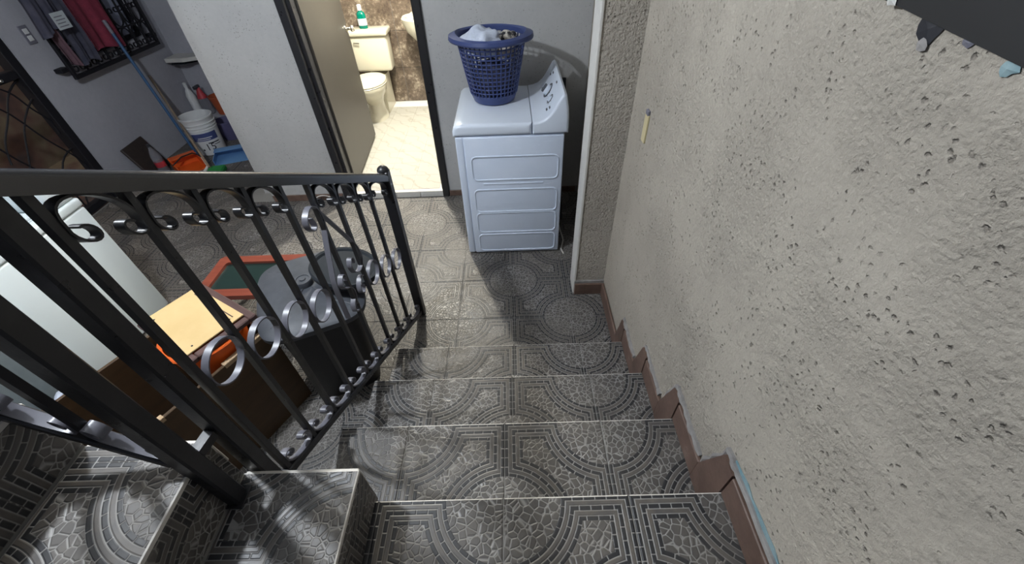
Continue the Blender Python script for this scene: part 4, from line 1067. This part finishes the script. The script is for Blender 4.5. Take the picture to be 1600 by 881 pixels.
B().lathe([(0.0, 0.0), (0.118, 0.0), (0.122, 0.004), (0.138, 0.245), (0.143, 0.25), (0.138, 0.256), (0.140, 0.27), (0.146, 0.275), (0.140, 0.281), (0.142, 0.30), (0.149, 0.306), (0.143, 0.312), (0.146, 0.345), (0.150, 0.35), (0.150, 0.362), (0.143, 0.365), (0.138, 0.36), (0.118, 0.012), (0.0, 0.01)], 40).obj('body', 'white_plastic', bu, smooth=True)
def wrap(m, a0, zc, z_to_r, out=0.0015):
    for q in m.vertices:
        z = zc+q.co.y; r = z_to_r(z)+out+q.co.z; a = a0+q.co.x/r; q.co = (r*math.cos(a), r*math.sin(a), z)
    m.update(); return m
zr = lambda z: 0.122+(z-0.004)*0.0664
va = math.radians(-52)
def band(z0, z1, a0, a1, mk, name, out=0.001):
    v = []; f = []; n = 16
    for i in range(n+1):
        a = a0+(a1-a0)*i/n
        for z in (z0, z1): r = zr(z)+out; v.append((r*math.cos(a), r*math.sin(a), z))
    f = [(2*i, 2*i+2, 2*i+3, 2*i+1) for i in range(n)]
    return link(name, me(name, v, f, mk, True), bu)
band(0.150, 0.225, va-0.95, va+0.75, 'blue_band', 'label_band')
for k, (z0, z1, a, c) in enumerate(((0.176, 0.184, -0.6, 0.35), (0.160, 0.166, -0.7, 0.2), (0.118, 0.128, -0.1, 0.7), (0.098, 0.104, 0.25, 0.75))):
    band(z0, z1, va+a, va+c, 'white_plastic' if k < 2 else 'black_ink', 'label_stripe', 0.002)
link('label_number', wrap(text_mesh('15', 0.095, 'label_number', 'black_ink'), va-0.05, 0.055, zr, 0.002), bu)
B().lathe([(0.009, 0), (0.009, 0.0015), (0, 0.0018)], 10, mtx=Matrix.Rotation(va-0.62, 4, 'Z') @ Matrix.Translation((zr(0.062)+0.0005, 0, 0.062)) @ Matrix.Rotation(PI/2, 4, 'Y')).obj('label_dot', 'black_ink', bu)
hd = B().tube([(0.151*math.cos(a), 0.151*math.sin(a), 0.30-0.12*math.sin((a-1.1))) for a in [1.1+PI*k/16 for k in range(17)]], 0.0025, 6); hd.obj('wire_handle', 'charcoal', bu, smooth=True)
bd_ = tag(B().cbox((-0.012, -0.15, 0.0), (0.012, 0.15, 0.31), 0.008).obj('dark_board', 'brown_board'), 'dark brown rectangular board leaning on the left wall', 'board')
bd_.location = (-3.895, 2.335, 0.0); bd_.rotation_euler = (0, math.radians(-20), math.radians(4))
so = thing('soda_bottle', 'clear bottle with red label beside the orange dustpan', 'bottle', (-3.83, 2.30, 0.0))
B().lathe([(0.0, 0.0), (0.036, 0.0), (0.042, 0.01), (0.042, 0.10), (0.038, 0.12), (0.042, 0.14), (0.042, 0.17), (0.030, 0.215), (0.015, 0.25), (0.014, 0.27), (0.0, 0.27)], 20).obj('body', 'clear', so, smooth=True)
B().lathe([(0.0425, 0.075), (0.0425, 0.125)], 20).obj('label', 'red', so, smooth=True)
B().lathe([(0.016, 0.262), (0.016, 0.285), (0.0, 0.287)], 12).obj('cap', 'dark_plastic', so, smooth=True)
def dustpan(name, label, loc, rz, mk, w_, l_, h_, tilt=0.0):
    t = thing(name, label, 'dustpan', loc, rz); t.rotation_euler[0] = tilt
    b = B(); hw = w_/2
    b.box((-hw, 0, 0), (hw, l_, 0.006)); b.box((-hw, 0.02, 0.006), (-hw+0.006, l_, h_*0.7)); b.box((hw-0.006, 0.02, 0.006), (hw, l_, h_*0.7)); b.box((-hw, l_-0.006, 0.006), (hw, l_, h_)); b.box((-hw+0.0065, l_*0.62, h_-0.006), (hw-0.0065, l_-0.0065, h_))
    b.obj('pan', mk, t); return t
od = dustpan('orange_dustpan', 'orange dustpan with black strap beside the bottle', (-3.55, 2.30, 0.0), math.radians(48), 'orange', 0.23, 0.24, 0.11)
B().tube([(-0.12, 0.10, 0.085), (-0.02, 0.14, 0.118), (0.08, 0.15, 0.118), (0.125, 0.12, 0.085)], 0.006, 6).obj('strap', 'rubber', od, smooth=True)
dustpan('blue_dustpan', 'light blue dustpan on the floor beside the white bucket', (-3.28, 2.46, 0.0), math.radians(22), 'light_blue', 0.30, 0.24, 0.075)
# low ledge in the far corner with bottles on it
lg = B().box((XL+0.002, 3.21, -0.004), (-3.50, YA-0.002, 0.18)).obj('trim_ledge', 'plaster_blue', structure=True)
wbt = thing('white_bottle', 'slim white bottle standing behind the white bucket', 'bottle', (-3.955, 3.31, 0.18))
B().lathe([(0.0, 0.0), (0.038, 0.0), (0.042, 0.01), (0.042, 0.19), (0.026, 0.24), (0.014, 0.26), (0.014, 0.29), (0.0, 0.29)], 20).obj('body', 'white_plastic', wbt, smooth=True)
B().lathe([(0.017, 0.275), (0.017, 0.315), (0.010, 0.32), (0.0, 0.32)], 12).obj('cap', 'white_plastic', wbt, smooth=True)
sbt = thing('spray_bottle', 'clear bottle with red top behind the white bucket', 'bottle', (-3.835, 3.305, 0.18))
B().lathe([(0.0, 0.0), (0.05, 0.0), (0.055, 0.01), (0.055, 0.13), (0.042, 0.18), (0.0, 0.185)], 20).obj('body', 'clear', sbt, smooth=True)
B().lathe([(0.048, 0.165), (0.044, 0.185), (0.026, 0.235), (0.016, 0.27), (0.0, 0.272)], 16).obj('red_top', 'red', sbt, smooth=True)
B().cbox((-0.014, -0.06, 0.262), (0.014, 0.03, 0.292), 0.005).obj('trigger_head', 'dark_plastic', sbt)
op = thing('orange_pot', 'dull orange pot on the ledge beside the red-topped bottle', 'pot', (-3.665, 3.32, 0.18))
B().lathe([(0.0, 0.0), (0.075, 0.0), (0.10, 0.16), (0.106, 0.162), (0.106, 0.182), (0.098, 0.184), (0.07, 0.01), (0.0, 0.01)], 28).obj('body', 'orange_dull', op, smooth=True)
pp = thing('purple_pail', 'purple-grey pail on the floor beside the white bucket', 'bucket', (-3.565, 3.075, 0.0))
B().lathe([(0.0, 0.0), (0.085, 0.0), (0.112, 0.175), (0.118, 0.177), (0.118, 0.190), (0.108, 0.192), (0.08, 0.01), (0.0, 0.01)], 28).obj('body', 'purple', pp, smooth=True)
sh = thing('corner_shelf', 'pale corner shelf high on the alcove wall', 'shelf', (XL, YA, 0.70))
B().prism([(0.03, 0.0), (0.36, 0.0), (0.34, -0.13), (0.20, -0.20), (0.03, -0.20)], 2, 0.0, 0.035).obj('shelf_board', 'plaster_edge', sh)
B().prism([(0.05, 0.0), (0.32, 0.0), (0.18, -0.16), (0.05, -0.16)], 2, -0.03, -0.001).obj('shelf_underside', 'charcoal', sh)  # charcoal slab below the board, the dark underside of the shelf
